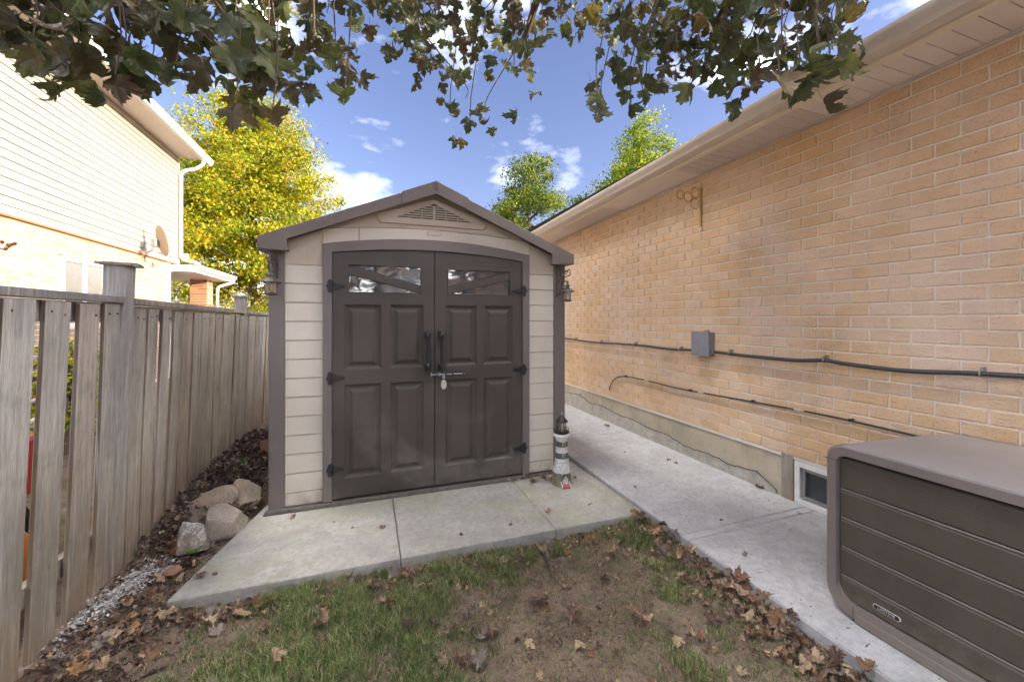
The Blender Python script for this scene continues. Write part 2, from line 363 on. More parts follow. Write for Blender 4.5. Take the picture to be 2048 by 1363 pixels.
# ------------------------------------------------------------------ mesh helpers
class MB:
    def __init__(s): s.v = []; s.f = []
    def add(s, vs_, fs):
        b = len(s.v); s.v += [tuple(q) for q in vs_]; s.f += [tuple(i + b for i in q) for q in fs]; return s
    def box(s, x0, x1, y0, y1, z0, z1):
        return s.add([(x0, y0, z0), (x1, y0, z0), (x1, y1, z0), (x0, y1, z0), (x0, y0, z1), (x1, y0, z1), (x1, y1, z1), (x0, y1, z1)],
                     [(0, 3, 2, 1), (4, 5, 6, 7), (0, 1, 5, 4), (1, 2, 6, 5), (2, 3, 7, 6), (3, 0, 4, 7)])
    def prism(s, poly, a0, a1, axis='y'):
        """polygon extruded along an axis: axis y -> poly in (x,z); x -> (y,z); z -> (x,y)"""
        n = len(poly)
        def P(p, a):
            return {'y': (p[0], a, p[1]), 'x': (a, p[0], p[1]), 'z': (p[0], p[1], a)}[axis]
        vs_ = [P(p, a0) for p in poly] + [P(p, a1) for p in poly]
        fs = [tuple(range(n))[::-1], tuple(range(n, 2 * n))] + [(i, (i + 1) % n, n + (i + 1) % n, n + i) for i in range(n)]
        return s.add(vs_, fs)
    def tube(s, pts, r, seg=8, caps=True):
        pts = [Vector(p) for p in pts]; n = len(pts)
        rr = r if isinstance(r, (list, tuple)) else [r] * n
        up = Vector((0, 0, 1)); vs_ = []; fs = []
        d0 = (pts[1] - pts[0]).normalized()
        a = d0.cross(up if abs(d0.z) < .9 else Vector((1, 0, 0))).normalized()
        for i, p in enumerate(pts):
            d = (pts[min(i + 1, n - 1)] - pts[max(i - 1, 0)]).normalized()
            a = (a - d * a.dot(d)).normalized(); b = d.cross(a)
            for k in range(seg):
                t = 2 * math.pi * k / seg
                vs_.append(p + (a * math.cos(t) + b * math.sin(t)) * rr[i])
        for i in range(n - 1):
            for k in range(seg):
                fs.append((i * seg + k, i * seg + (k + 1) % seg, (i + 1) * seg + (k + 1) % seg, (i + 1) * seg + k))
        if caps: fs += [tuple(range(seg))[::-1], tuple(range((n - 1) * seg, n * seg))]
        return s.add(vs_, fs)
    def lathe(s, cx, cy, prof, seg=20):
        vs_ = []; fs = []; n = len(prof)
        for r, z in prof:
            for k in range(seg):
                t = 2 * math.pi * k / seg; vs_.append((cx + r * math.cos(t), cy + r * math.sin(t), z))
        for i in range(n - 1):
            for k in range(seg):
                fs.append((i * seg + k, i * seg + (k + 1) % seg, (i + 1) * seg + (k + 1) % seg, (i + 1) * seg + k))
        fs += [tuple(range(seg))[::-1], tuple(range((n - 1) * seg, n * seg))]
        return s.add(vs_, fs)
    def torus(s, c, R_, r, nrm=(0, 1, 0), seg=20, a0=0, a1=2 * math.pi):
        q = Vector(nrm).to_track_quat('Z', 'Y'); c = Vector(c)
        full = abs(a1 - a0 - 2 * math.pi) < 1e-4
        pts = [c + q @ Vector((R_ * math.cos(a0 + (a1 - a0) * i / seg), R_ * math.sin(a0 + (a1 - a0) * i / seg), 0)) for i in range(seg + 1)]
        return s.tube(pts, r, 6, not full)
    def build(s, name, mat, parent=None, smooth=False, bevel=0, segs=1, label=None, origin=None, kind=None):
        me = bpy.data.meshes.new(name)
        if origin is None:
            arr = np.array(s.v); cc_ = Vector(((arr.min(0) + arr.max(0)) / 2).tolist())
        else: cc_ = Vector(origin)
        me.from_pydata([(q[0] - cc_.x, q[1] - cc_.y, q[2] - cc_.z) for q in s.v], [], s.f)
        bm = bmesh.new(); bm.from_mesh(me)
        bmesh.ops.recalc_face_normals(bm, faces=bm.faces)
        if bevel:
            eds = [e for e in bm.edges if len(e.link_faces) == 2 and e.calc_face_angle(0) > .5]
            bmesh.ops.bevel(bm, geom=eds, offset=bevel, segments=segs, affect='EDGES', clamp_overlap=True, profile=.5)
        bm.to_mesh(me); bm.free()
        if smooth:
            me.polygons.foreach_set('use_smooth', [True] * len(me.polygons))
            try: me.set_sharp_from_angle(angle=R(40))
            except Exception: pass
        me.materials.append(mat)
        o = bpy.data.objects.new(name, me); C.objects.link(o)
        o.location = cc_ - wl(parent)
        if parent is not None: o.parent = parent
        if label: o['label'] = label
        if kind: o['kind'] = kind
        return o
def wl(o):
    t = Vector((0, 0, 0))
    while o is not None: t += o.location; o = o.parent
    return t
def tag(o, label=None, cat=None, group=None, kind=None):
    if label: o['label'] = label
    if cat: o['category'] = cat
    if group: o['group'] = group
    if kind: o['kind'] = kind
    return o
def empty(name, loc, label=None, cat=None, group=None, kind=None):
    o = bpy.data.objects.new(name, None); C.objects.link(o); o.location = loc; o.empty_display_size = .1
    return tag(o, label, cat, group, kind)
def npmesh(name, verts, faces_flat, nper, mat, parent=None, kind=None, origin=(0, 0, 0)):
    """quick mesh out of arrays; every face has nper corners"""
    me = bpy.data.meshes.new(name); nf = len(faces_flat) // nper
    vv = verts - np.array(origin)
    me.vertices.add(len(vv)); me.vertices.foreach_set('co', vv.astype(np.float32).ravel())
    me.loops.add(len(faces_flat)); me.loops.foreach_set('vertex_index', faces_flat.astype(np.int32))
    me.polygons.add(nf); me.polygons.foreach_set('loop_start', np.arange(0, nf * nper, nper, dtype=np.int32))
    me.polygons.foreach_set('loop_total', np.full(nf, nper, dtype=np.int32))
    me.update(calc_edges=True); me.materials.append(mat)
    o = bpy.data.objects.new(name, me); C.objects.link(o)
    o.location = Vector(origin) - wl(parent)
    if parent is not None: o.parent = parent
    if kind: o['kind'] = kind
    return o
def inst(me, name, loc, parent=None, rot=None, scale=None):
    o = bpy.data.objects.new(name, me); C.objects.link(o)
    o.location = Vector(loc) - wl(parent)
    if parent is not None: o.parent = parent
    if rot is not None: o.rotation_euler = rot
    if scale is not None: o.scale = scale if hasattr(scale, '__len__') else (scale,) * 3
    return o

# ------------------------------------------------------------------ ground
def gz(x, y):
    z = -.066 + .018 * mnoise.noise(Vector((x * 1.6, y * 1.6, 0))) + .008 * mnoise.noise(Vector((x * 6, y * 6, 3)))
    if -1.5 < x < 1.9 and .4 < y < 4.6: z += .007 * mnoise.noise(Vector((x * 17, y * 17, 3))) + .005 * mnoise.noise(Vector((x * 38, y * 38, 8)))
    if -1.6 < x < -.6 and y > 1.2:
        t = min(1, (y - 1.2) / 1.6) * max(0, 1 - abs(x + 1.1) / .5)
        z += .055 * t
    if x < -.7 and x > -1.3 and y > 3.2: z += .05 * min(1, (y - 3.2) / .5)
    if x > 1.6: z += .022 * min(1, (x - 1.6) / .25)
    if x > 1.885 or (y > 2.46 and x > -.66): z = min(z, -.06)
    return z
xs = np.concatenate([[-900, -300, -100, -40, -20, -10, -6, -4, -3, -2.5, -2], np.arange(-1.7, 2.0, .02), [2.4, 3, 5, 9, 20, 60, 200, 900]])
ys = np.concatenate([[-900, -300, -60, -20, -8, -4, -2, -1, -.5, 0, .25], np.arange(.5, 4.6, .02), [4.8, 5.2, 6, 8, 12, 20, 40, 100, 300, 900]])
gv = np.array([(x, y, gz(x, y)) for y in ys for x in xs])
nx = len(xs); idx = np.arange(len(gv)).reshape(len(ys), nx)
gf = np.stack([idx[:-1, :-1], idx[:-1, 1:], idx[1:, 1:], idx[1:, :-1]], -1).reshape(-1)
g = npmesh('ground', gv, gf, 4, M['soil'], None, 'structure')
g.data.polygons.foreach_set('use_smooth', [True] * len(g.data.polygons))

slab = empty('concrete_slab', (.5, 3.5, 0), kind='structure', label='mossy concrete slab under and in front of the shed')
SL = [(-.935, 2.44), (-.70, 3.50), (-.70, 5.9)]
def slab_sec(poly):
    MB().prism(poly, -.12, 0, 'z').build('slab_section', M['slab'], slab, bevel=.006)
slab_sec([(-.935, 2.44), (.181, 2.425), (.181, 5.9), (-.70, 5.9), (-.70, 3.50)])
slab_sec([(.186, 2.425), (1.172, 2.41), (1.172, 5.9), (.186, 5.9)])
slab_sec([(1.176, 2.41), (1.873, 2.40), (1.876, 2.9), (1.876, 5.9), (1.176, 5.9)])
MB().box(-.68, 1.9, 2.45, 5.8, -.3, -.02).build('slab_bed', M['crack'], slab)
path = empty('concrete_path', (2.45, 2.0, 0), kind='structure', label='pale broom-finished concrete path along the brick wall')
for y0, y1 in ((-4, 1.985), (1.991, 2.052), (2.058, 4.155), (4.161, 6.6), (6.606, 9.5)):
    MB().prism([(1.88, y0), (3.06, y0), (3.06, y1), (1.94 if y0 > 1.9 else 1.88, y1)] if y0 < 1.9 else [(1.88 + (.05 if y0 > 2.05 else 0) * (y0 > 3), y0), (3.06, y0), (3.06, y1), (1.93 if y0 > 2.05 else 1.88, y1)], -.13, .012, 'z').build('path_section', M['path'], path, bevel=.006)
# smoother trowelled edge on the near section, 2 mm proud
MB().box(1.884, 1.965, -4, 1.97, -.02, .0145).build('trowelled_edge', M['path'], path, bevel=.001)
MB().box(1.97, 3.0, -4, 9.4, -.3, -.015).build('path_bed', M['crack'], path)

# ------------------------------------------------------------------ brick house (right)
WX = 3.03
hr = empty('brick_house', (6, 2, 0), 'single storey tan brick house with beige eaves along the concrete path', 'house')
WY0, WY1 = -9.0, 9.6
MB().box(WX + .0005, WX + .3, WY0, WY1, .33, 2.84).build('wall', M['mortar'], hr)
MB().box(WX + .3, 12.7, WY0 + .0, WY0 + .3, 0, 2.84).build('wall', M['mortar'], hr)
MB().box(WX + .3, 12.7, WY1 - .3, WY1, 0, 2.84).build('wall', M['mortar'], hr)
def ez(y): return 2.815 - .02 * (y - 1)
# bricks
BP, BL, JT = .081, .2115, .0095
bvars = []
for k in range(6):
    w2, h2 = (BL - JT) / 2, (BP - JT) / 2
    b = MB(); c1 = .003
    j = lambda: random.uniform(-.0014, .0014)
    vs_ = [(.02, -w2, -h2), (.02, w2, -h2), (.02, w2, h2), (.02, -w2, h2),
           (-.003 + j(), -w2 + j(), -h2 + j()), (-.003 + j(), w2 + j(), -h2 + j()), (-.003 + j(), w2 + j(), h2 + j()), (-.003 + j(), -w2 + j(), h2 + j()),
           (-.007 + j(), -w2 + c1, -h2 + c1), (-.007 + j(), w2 - c1, -h2 + c1), (-.007 + j(), w2 - c1, h2 - c1), (-.007 + j(), -w2 + c1, h2 - c1)]
    fs = [(0, 1, 5, 4), (1, 2, 6, 5), (2, 3, 7, 6), (3, 0, 4, 7), (4, 5, 9, 8), (5, 6, 10, 9), (6, 7, 11, 10), (7, 4, 8, 11), (8, 9, 10, 11)]
    b.add(vs_, fs); bvars.append((vs_, fs))
bmesh_data = []
for vs_, fs in bvars:
    me = bpy.data.meshes.new('brick'); me.from_pydata(vs_, [], fs); me.update(); me.materials.append(M['brick']); bmesh_data.append(me)
spots = []
row = 0; z = .355
while z + BP < 2.86:
    off = (row % 2) * BL / 2
    y = -1.2 + off
    while y < WY1 - .2:
        spots.append((y + BL / 2, z + BP / 2)); y += BL
    z += BP; row += 1
def bkey(s):
    y, zz_ = s; hid = (y < .86) or (y < 1.2 and zz_ < .72)
    return (1 if hid else 0, WX * WX + y * y + (zz_ - CAM_H) ** 2)
spots.sort(key=bkey)
for i, (y, zz_) in enumerate(spots[:298]):
    inst(random.choice(bmesh_data), 'brick', (WX + random.uniform(-.0012, .0012), y, zz_), hr)
rest = MB()
for y, zz_ in spots[298:]:
    vs_, fs = random.choice(bvars); dx = random.uniform(-.0012, .0012)
    rest.add([(p[0] + WX + dx, p[1] + y, p[2] + zz_) for p in vs_], fs)
rest.build('brick_courses', M['brick'], hr, kind='stuff')
# foundation: rough parging band along its foot
MB().box(WX + .012, WX + .35, 2.22, WY1, -.2, .35).build('foundation', M['found'], hr)
MB().box(WX + .012, WX + .35, WY0, 1.30, -.2, .35).build('foundation', M['found'], hr)
pz = [(2.28, .05), (2.45, .13), (2.7, .10), (2.95, .12), (3.2, .10), (3.5, .15), (3.8, .14), (4.1, .17), (4.4, .16), (4.8, .20), (5.1, .17), (5.4, .24), (5.6, .22), (6.0, .19), (7, .2), (9.5, .2)]
pz2 = []
for (a, b), (c, d) in zip(pz, pz[1:]):
    for k in range(6):
        t = k / 6; yy = a + (c - a) * t; pz2.append((yy, b + (d - b) * t + .018 * mnoise.noise(Vector((yy * 14, 0, 5)))))
pz2.append(pz[-1])
MB().prism([(2.28, -.1)] + pz2 + [(9.5, -.1)], WX - .006, WX + .02, 'x').build('parging', M['parge'], hr)
MB().tube([(WX - .007, y, z_ + .001) for y, z_ in pz2], .0035, 5).build('parging_crack', M['crack'], hr)
# timber strip and basement window
MB().box(WX - .005, WX + .05, 2.145, 2.235, .0, .352).build('window_buck', M['post'], hr)
wn = MB()
for a in ((1.36, 2.14, .012, .045), (1.36, 2.14, .285, .325), (2.10, 2.14, .045, .285), (1.36, 1.40, .045, .285)): wn.box(WX + .0, WX + .06, *a)
wn = wn.build('window', M['white'], hr, bevel=.003)
w2_ = MB()
for a in ((1.74, 2.095, .052, .075), (1.74, 2.095, .258, .28), (2.072, 2.095, .075, .258), (1.74, 1.762, .075, .258), (1.41, 1.73, .052, .075), (1.41, 1.73, .258, .28)): w2_.box(WX + .02, WX + .045, *a)
w2_.build('sash', M['steel'], wn)
MB().box(WX + .05, WX + .055, 1.40, 2.10, .05, .283).build('pane', M['screen'], wn)
MB().box(WX + .07, WX + .3, 1.3, 2.22, -.1, .35).build('foundation', M['crack'], hr)
# soffit panels
for k in range(-8, 92):
    y0 = .95 + k * .0945; y1 = y0 + .0905
    if y1 > WY1: break
    vented = 1.88 < y0 < 3.0 or 4.2 < y0 < 5.3
    b = MB(); z0, z1 = ez(y0), ez(y1)
    b.add([(2.645, y0, z0), (WX + .004, y0, z0), (WX + .004, y1, z1), (2.645, y1, z1), (2.645, y0, z0 + .01), (WX + .004, y0, z0 + .01), (WX + .004, y1, z1 + .01), (2.645, y1, z1 + .01)],
          [(0, 1, 2, 3), (7, 6, 5, 4), (0, 4, 5, 1), (1, 5, 6, 2), (2, 6, 7, 3), (3, 7, 4, 0)])
    b.build('soffit_panel', M['soffit_v' if vented else 'soffit'], hr, bevel=.0015)
def eave(poly, name, mat, y0=WY0, y1=WY1, **kw):
    b = MB(); n = len(poly)
    vs_ = [(x, y0, z_ + ez(y0) - 2.815) for x, z_ in poly] + [(x, y1, z_ + ez(y1) - 2.815) for x, z_ in poly]
    fs = [tuple(range(n))[::-1], tuple(range(n, 2 * n))] + [(i, (i + 1) % n, n + (i + 1) % n, n + i) for i in range(n)]
    b.add(vs_, fs); return b.build(name, mat, hr, **kw)
eave([(2.64, 2.826), (WX + .3, 2.826), (WX + .3, 2.836), (2.64, 2.836)], 'soffit_backing', M['crack'])
eave([(3.010, 2.800), (WX - .001, 2.800), (WX - .001, 2.813), (3.010, 2.813)], 'soffit_trim', M['alu'])
eave([(2.607, 2.785), (2.655, 2.785), (2.655, 2.795), (2.643, 2.80), (2.643, 2.92), (2.607, 2.92)], 'fascia', M['alu_cream'], bevel=.002)
eave([(2.603, 2.800), (2.545, 2.800), (2.525, 2.806), (2.515, 2.822), (2.505, 2.834), (2.488, 2.846), (2.478, 2.868), (2.478, 2.882), (2.490, 2.886), (2.490, 2.878), (2.603, 2.878)], 'gutter', M['alu'], smooth=True)
MB().prism([(2.51, 2.868), (8.0, 4.72), (13.4, 2.95), (13.4, 2.87), (8.0, 4.60), (2.60, 2.84)], WY0 - .3, WY1 + .3, 'y').build('roof', M['shingle'], hr)
MB().prism([(WX, 2.84), (12.7, 2.84), (8.0, 4.55)], WY0, WY0 + .2, 'y').build('gable_wall', M['mortar'], hr)
MB().prism([(WX, 2.84), (12.7, 2.84), (8.0, 4.55)], WY1 - .2, WY1, 'y').build('gable_wall', M['mortar'], hr)

# wall fittings
jb = empty('junction_box', (2.99, 2.975, 1.15), 'grey metal electrical junction box on the tan brick wall', 'junction box')
MB().box(2.955, WX - .006, 2.872, 3.075, 1.045, 1.265).build('body', M['jbox'], jb, bevel=.004)
MB().box(2.945, 2.957, 2.868, 3.079, 1.040, 1.270).build('cover', M['jbox'], jb, bevel=.003)
MB().box(2.985, 3.024, 2.93, 2.965, 1.265, 1.285).build('mounting_tab', M['steel'], jb, bevel=.002)
MB().tube([(2.985, 2.872, 1.088), (2.985, 2.835, 1.088)], .017, 10).build('connector', M['steel'], jb, True)
def smoothpath(pts, n=10):
    out = []; P = [Vector(p) for p in pts]
    P = [P[0] * 2 - P[1]] + P + [P[-1] * 2 - P[-2]]
    for i in range(1, len(P) - 2):
        for k in range(n):
            t = k / n; a, b, c, d = P[i - 1:i + 3]
            out.append(.5 * ((2 * b) + (c - a) * t + (2 * a - 5 * b + 4 * c - d) * t * t + (3 * b - 3 * c + d - a) * t ** 3))
    out.append(P[-2]); return out
def conduit(name, pts, r, label, clips):
    P = smoothpath(pts, 40); root = empty(name, P[len(P) // 2], label, 'conduit')
    # ribbed armoured jacket
    dense = []; rad = []; L_ = 0
    for a, b in zip(P, P[1:]):
        d = (b - a).length; n = max(1, int(d / .003))
        for k in range(n):
            q = a.lerp(b, k / n); dense.append(q); rad.append(r * (1 + .07 * math.sin((L_ + d * k / n) / .012 * 2 * math.pi)))
        L_ += d
    MB().tube(dense, rad, 8).build('jacket', M['conduit'], root, True)
    for cy in clips:
        q = min(P, key=lambda p: abs(p.y - cy))
        b = MB(); b.torus((q.x, cy, q.z), r + .003, .004, (0, 1, 0), 14); b.box(q.x + .004, WX - .004, cy - .006, cy + .006, q.z + r, q.z + r + .022)
        b.build('clip', M['steel'], root, True)
    return root
conduit('flexible_conduit', [(2.985, 6.6, 1.07), (2.985, 5.8, 1.075), (2.985, 5.0, 1.06), (2.985, 4.4, 1.072), (2.985, 3.9, 1.08), (2.985, 3.4, 1.072), (2.985, 3.08, 1.085)], .012,
        'thin black flexible conduit clipped to the brick wall left of the grey box', [5.473, 4.755, 4.01, 3.27])
conduit('flexible_conduit', [(2.985, 2.86, 1.088), (2.985, 2.7, 1.084), (2.985, 2.45, 1.078), (2.985, 2.1, 1.082), (2.985, 1.9, 1.10), (2.985, 1.75, 1.09), (2.985, 1.45, 1.083), (2.985, 1.14, 1.105), (2.985, .8, 1.115), (2.985, .2, 1.11)], .0135,
        'ribbed black armoured conduit clipped to the brick wall right of the grey box', [2.675, 1.898, 1.139])
lc = empty('wall_cable', (3.01, 2.8, .65), 'slim black cable drooping low along the brick wall behind the storage box', 'cable')
cp = smoothpath([(3.03, 4.60, .44), (3.005, 4.56, .47), (3.0, 4.49, .57), (3.0, 4.36, .65), (3.0, 4.1, .682), (3.0, 3.7, .683), (3.0, 3.3, .675), (3.0, 2.9, .688), (3.0, 2.4, .705), (3.0, 1.9, .718), (3.0, 1.5, .712), (3.0, 1.1, .70), (3.0, .4, .70)], 8)
MB().tube(cp, .0075, 6).build('sheath', M['rubber'], lc, True)
for cy in (4.2, 3.15, 2.45, 1.72):
    q = min(cp, key=lambda p: abs(p.y - cy)); MB().box(q.x - .009, WX - .004, q.y - .008, q.y + .008, q.z - .004, q.z + .014).build('clip', M['black'], lc)
for cy in (3.82, 3.0, 2.07):
    q = min(cp, key=lambda p: abs(p.y - cy)); MB().tube([(q.x, q.y - .035, q.z), (q.x, q.y + .035, q.z)], .0085, 6).build('print_band', M['chips'], lc)
hb = empty('plant_hook', (3.01, 3.03, 2.45), 'brass coloured wall bracket of four rings high on the brick wall', 'wall bracket')
MB().box(3.005, 3.021, 3.020, 3.040, 2.235, 2.652).build('back_bar', M['gold'], hb, bevel=.002)
for cx, cz, rr in ((2.948, 2.592, .048), (2.948, 2.486, .050), (2.861, 2.545, .046), (2.768, 2.553, .038)):
    MB().torus((cx, 3.03, cz), rr, .0042, (0, 1, 0), 22).build('ring', M['gold'], hb, True)
MB().lathe(3.005, 3.018, [(.001, 2.225), (.012, 2.232), (.016, 2.245), (.010, 2.262), (.001, 2.27)], 10).build('screw_cap', M['white'], hb, True)

# ------------------------------------------------------------------ siding house (left)
HX = -4.56
hl = empty('siding_house', (-8, 8, 0), 'two storey house with cream siding over pale brick behind the fence', 'house')
HY0, HY1 = 2.0, 12.62
MB().box(HX - 5, HX - .045, HY0, 12.29, -.1, 2.80).build('wall', M['mortar'], hl)
MB().box(HX - 5, HX - .03, HY0, HY1, 2.80, 5.6).build('upper_wall', M['found'], hl)
nb = 22; bh = 2.74 / nb
for k in range(nb):
    z0 = 2.79 + k * bh; z1 = z0 + bh
    MB().prism([(HX - .03, z0), (HX + .004, z0), (HX + .006, z0 + .004), (HX - .008, z1 - (.008 if k % 2 else .005)), (HX - .03, z1 - (.008 if k % 2 else .005))], HY0, HY1 - .02, 'y').build('siding_board', M['siding'], hl)
MB().box(HX - .03, HX + .012, HY1 - .02, HY1 + .015, 2.79, 5.53).build('corner_trim', M['white'], hl)
MB().box(HX - .05, HX + .012, HY0, HY1, 2.765, 2.790).build('flashing', M['orange_trim'], hl)
# bricks of the ground floor: the courses seen over the fence
pbm = []
for k in range(3):
    b = MB().box(-.03, 0, -.1, .1, -.0335, .0335); me = bpy.data.meshes.new('brick'); me.from_pydata(b.v, [], b.f); me.materials.append(M['pbrick']); pbm.append(me)
z = 2.765 - .077 / 2; row = 0; rest = MB()
while z > 0:
    y = 6.6 + (row % 2) * .105
    while y + .21 < 12.25:
        cy = y + .105
        if not (8.40 < cy < 9.66 and 1.25 < z < 2.47):
            if z > 1.62 and y > 7.0: inst(pbm[row % 3], 'brick', (HX - .038 + random.uniform(-.001, .001), cy, z), hl)
            else: rest.box(HX - .068, HX - .038, cy - .1, cy + .1, z - .0335, z + .0335)
        y += .21
    z -= .077; row += 1
rest.build('brick_courses', M['pbrick'], hl, kind='stuff')
# window
fr = MB()
for a in ((8.47, 9.59, 2.33, 2.40), (8.47, 9.59, 1.25, 1.32), (8.47, 8.53, 1.32, 2.33), (9.53, 9.59, 1.32, 2.33), (8.99, 9.06, 1.32, 2.33)): fr.box(HX - .06, HX - .015, *a)
fr = fr.build('window', M['white'], hl, bevel=.004)
for a, b in ((8.53, 8.99), (9.06, 9.53)):
    MB().box(HX - .05, HX - .043, a, b, 1.32, 2.33).build('pane', M['pane2'], fr)
MB().box(HX - .05, HX + .01, 8.40, 9.66, 2.40, 2.425).build('lintel', M['siding'], hl)
# eave, gutter, downspout, roof
MB().box(HX - .03, -4.06, HY0, HY1 + .02, 5.53, 5.545).build('soffit', M['soffit_v'], hl)
MB().box(-4.06, -4.03, HY0, HY1 + .3, 5.50, 5.66).build('fascia', M['white'], hl)
MB().prism([(-4.028, 5.50), (-3.97, 5.50), (-3.93, 5.55), (-3.92, 5.62), (-3.905, 5.62), (-3.905, 5.635), (-4.028, 5.635)], HY0, HY1 + .35, 'y').build('gutter', M['white'], hl)
MB().prism([(-3.95, 5.66), (-9, 7.9), (-9.2, 7.8), (-4.1, 5.56)], HY0, HY1 + .3, 'y').build('roof', M['shingle'], hl)
ds = smoothpath([(-4.0, 12.52, 5.5), (-4.03, 12.54, 5.38), (-4.2, 12.57, 5.26), (-4.42, 12.60, 5.2), (-4.51, 12.60, 5.1)], 5) + [(-4.51, 12.60, 4.0), (-4.51, 12.60, 3.02), (-4.50, 12.60, 2.95)]
MB().tube(ds, .042, 8).build('downspout', M['white'], hl, True)
MB().tube(smoothpath([(-4.50, 12.60, 2.96), (-4.42, 12.6, 2.90), (-4.28, 12.66, 2.87), (-4.18, 12.70, 2.82), (-4.14, 12.72, 2.74)], 5), .042, 8).build('downspout', M['white'], hl, True)
# porch
MB().prism([(-4.06, 2.72), (-7, 3.5), (-7, 3.4), (-4.10, 2.63)], 12.63, 15.25, 'y').build('porch_roof', M['shingle'], hl)
MB().box(-7, -4.10, 12.64, 15.2, 2.56, 2.575).build('porch_soffit', M['soffit'], hl)
MB().box(-4.62, -4.10, 12.30, 12.63, 2.58, 2.74).build('porch_beam', M['white'], hl)
MB().box(-4.10, -4.07, 12.40, 15.2, 2.56, 2.70).build('porch_fascia', M['white'], hl)
MB().prism([(-4.068, 2.63), (-4.0, 2.63), (-3.975, 2.68), (-3.965, 2.74), (-4.068, 2.74)], 12.40, 15.25, 'y').build('porch_gutter', M['white'], hl, bevel=.003)
MB().tube(smoothpath([(-4.02, 15.05, 2.63), (-4.03, 15.05, 2.54), (-4.25, 14.95, 2.44), (-4.38, 14.9, 2.36), (-4.40, 14.9, 2.2)], 5) + [(-4.40, 14.9, 0)], .04, 8).build('downspout', M['white'], hl, True)
pc = MB().box(-4.90, -4.47, 14.3, 14.7, 0, 2.56).build('porch_column', M['mortar'], hl)
rb = bpy.data.meshes.new('brick'); b_ = MB().box(-.1, .1, -.012, 0, -.0335, .0335); rb.from_pydata(b_.v, [], b_.f); rb.materials.append(M['rbrick'])
z = 2.5; row = 0
while z > 1.5:
    for cx in ((-4.79, -4.58) if row % 2 else (-4.685,)): inst(rb, 'brick', (cx, 14.3, z), pc)
    if row % 2 == 0:
        for cx in (-4.84, -4.53): inst(rb, 'brick', (cx, 14.3, z), pc, scale=(.52, 1, 1))
    for cy in ((14.40, 14.6) if row % 2 else (14.5,)): inst(rb, 'brick', (-4.47, cy, z), pc, rot=(0, 0, R(90)))
    z -= .077; row += 1
# satellite dish
dc = Vector((-4.20, 10.72, 3.06))
sd = empty('satellite_dish', dc, 'beige satellite dish on the corner of the cream siding house', 'satellite dish')
nrm = Vector((.66, .72, .22)).normalized(); q = nrm.to_track_quat('Z', 'Y')
b = MB(); vs_ = []; fs = []; seg = 28; rings = 6
for side in (0, 1):
    for i in range(rings + 1):
        t = i / rings
        for k in range(seg):
            a = 2 * math.pi * k / seg; p = Vector((.20 * t * math.cos(a), .33 * t * math.sin(a) , .04 * t * t - side * .008 ))
            vs_.append(dc + q @ p)
    o_ = side * (rings + 1) * seg
    for i in range(rings):
        for k in range(seg): fs.append((o_ + i * seg + k, o_ + i * seg + (k + 1) % seg, o_ + (i + 1) * seg + (k + 1) % seg, o_ + (i + 1) * seg + k))
o1 = rings * seg; o2 = (rings + 1) * seg + rings * seg
for k in range(seg): fs.append((o1 + k, o1 + (k + 1) % seg, o2 + (k + 1) % seg, o2 + k))
b.add(vs_, fs); b.build('reflector', M['dish'], sd, True)
MB().tube(smoothpath([(HX + .01, 10.68, 2.82), (-4.42, 10.68, 2.80), (-4.33, 10.68, 2.86), (-4.28, 10.70, 2.98)], 5), .022, 8).build('mast', M['steel'], sd, True)
MB().box(-4.33, -4.24, 10.62, 10.78, 2.93, 3.08).build('mount', M['steel'], sd, bevel=.006)
MB().tube([(-4.23, 10.70, 2.82), (-4.0, 10.85, 2.72), (-3.82, 10.95, 2.75)], .012, 6).build('feed_arm', M['steel'], sd, True)
MB().box(-3.86, -3.78, 10.91, 10.99, 2.73, 2.84).build('receiver', M['white'], sd, bevel=.01)

# ------------------------------------------------------------------ shed
FY = 3.29
sh = empty('garden_shed', (.512, FY, 0), 'beige and brown resin shed with dark double doors under a low gable roof', 'shed')
SX0, SX1 = -.665, 1.689; D1 = FY + 2.15
MB().box(SX0 + .02, -.31, FY + .035, FY + .05, 0, 1.98).build('wall', M['shed_gable'], sh)
MB().box(1.336, SX1 - .02, FY + .035, FY + .05, 0, 1.98).build('wall', M['shed_gable'], sh)
MB().box(SX0 + .015, SX0 + .045, FY + .05, D1, 0, 1.95).build('side_wall', M['shed_wall'], sh)
MB().box(SX1 - .045, SX1 - .015, FY + .05, D1, 0, 1.95).build('side_wall', M['shed_wall'], sh)
MB().prism([(SX0 + .015, 0), (SX1 - .015, 0), (SX1 - .015, 1.92), (.512, 2.38), (SX0 + .015, 1.92)], D1 - .03, D1, 'y').build('back_wall', M['shed_wall'], sh)
MB().box(SX0, SX1, FY - .005, D1, 0, .02).build('floor', M['base'], sh)
for x0, x1 in ((SX0, -.561), (1.579, SX1)):
    MB().box(x0, x1, FY - .012, FY + .09, .012, 1.93).build('corner_post', M['shed_trim'], sh, bevel=.008, segs=2)
PZ = [.03, .127] + [.127 + .138 * k for k in range(1, 13)]
for x0, x1 in ((-.560, -.312), (1.337, 1.578)):
    for a, b2 in zip(PZ, PZ[1:]):
        MB().prism([(FY + .03, a), (FY + .002, a + .0005), (FY - .003, a + .006), (FY + .001, b2 - .005), (FY + .006, b2 - .0008), (FY + .03, b2 - .0008)], x0, x1, 'x').build('siding_plank', M['shed_wall'], sh, bevel=.0015)
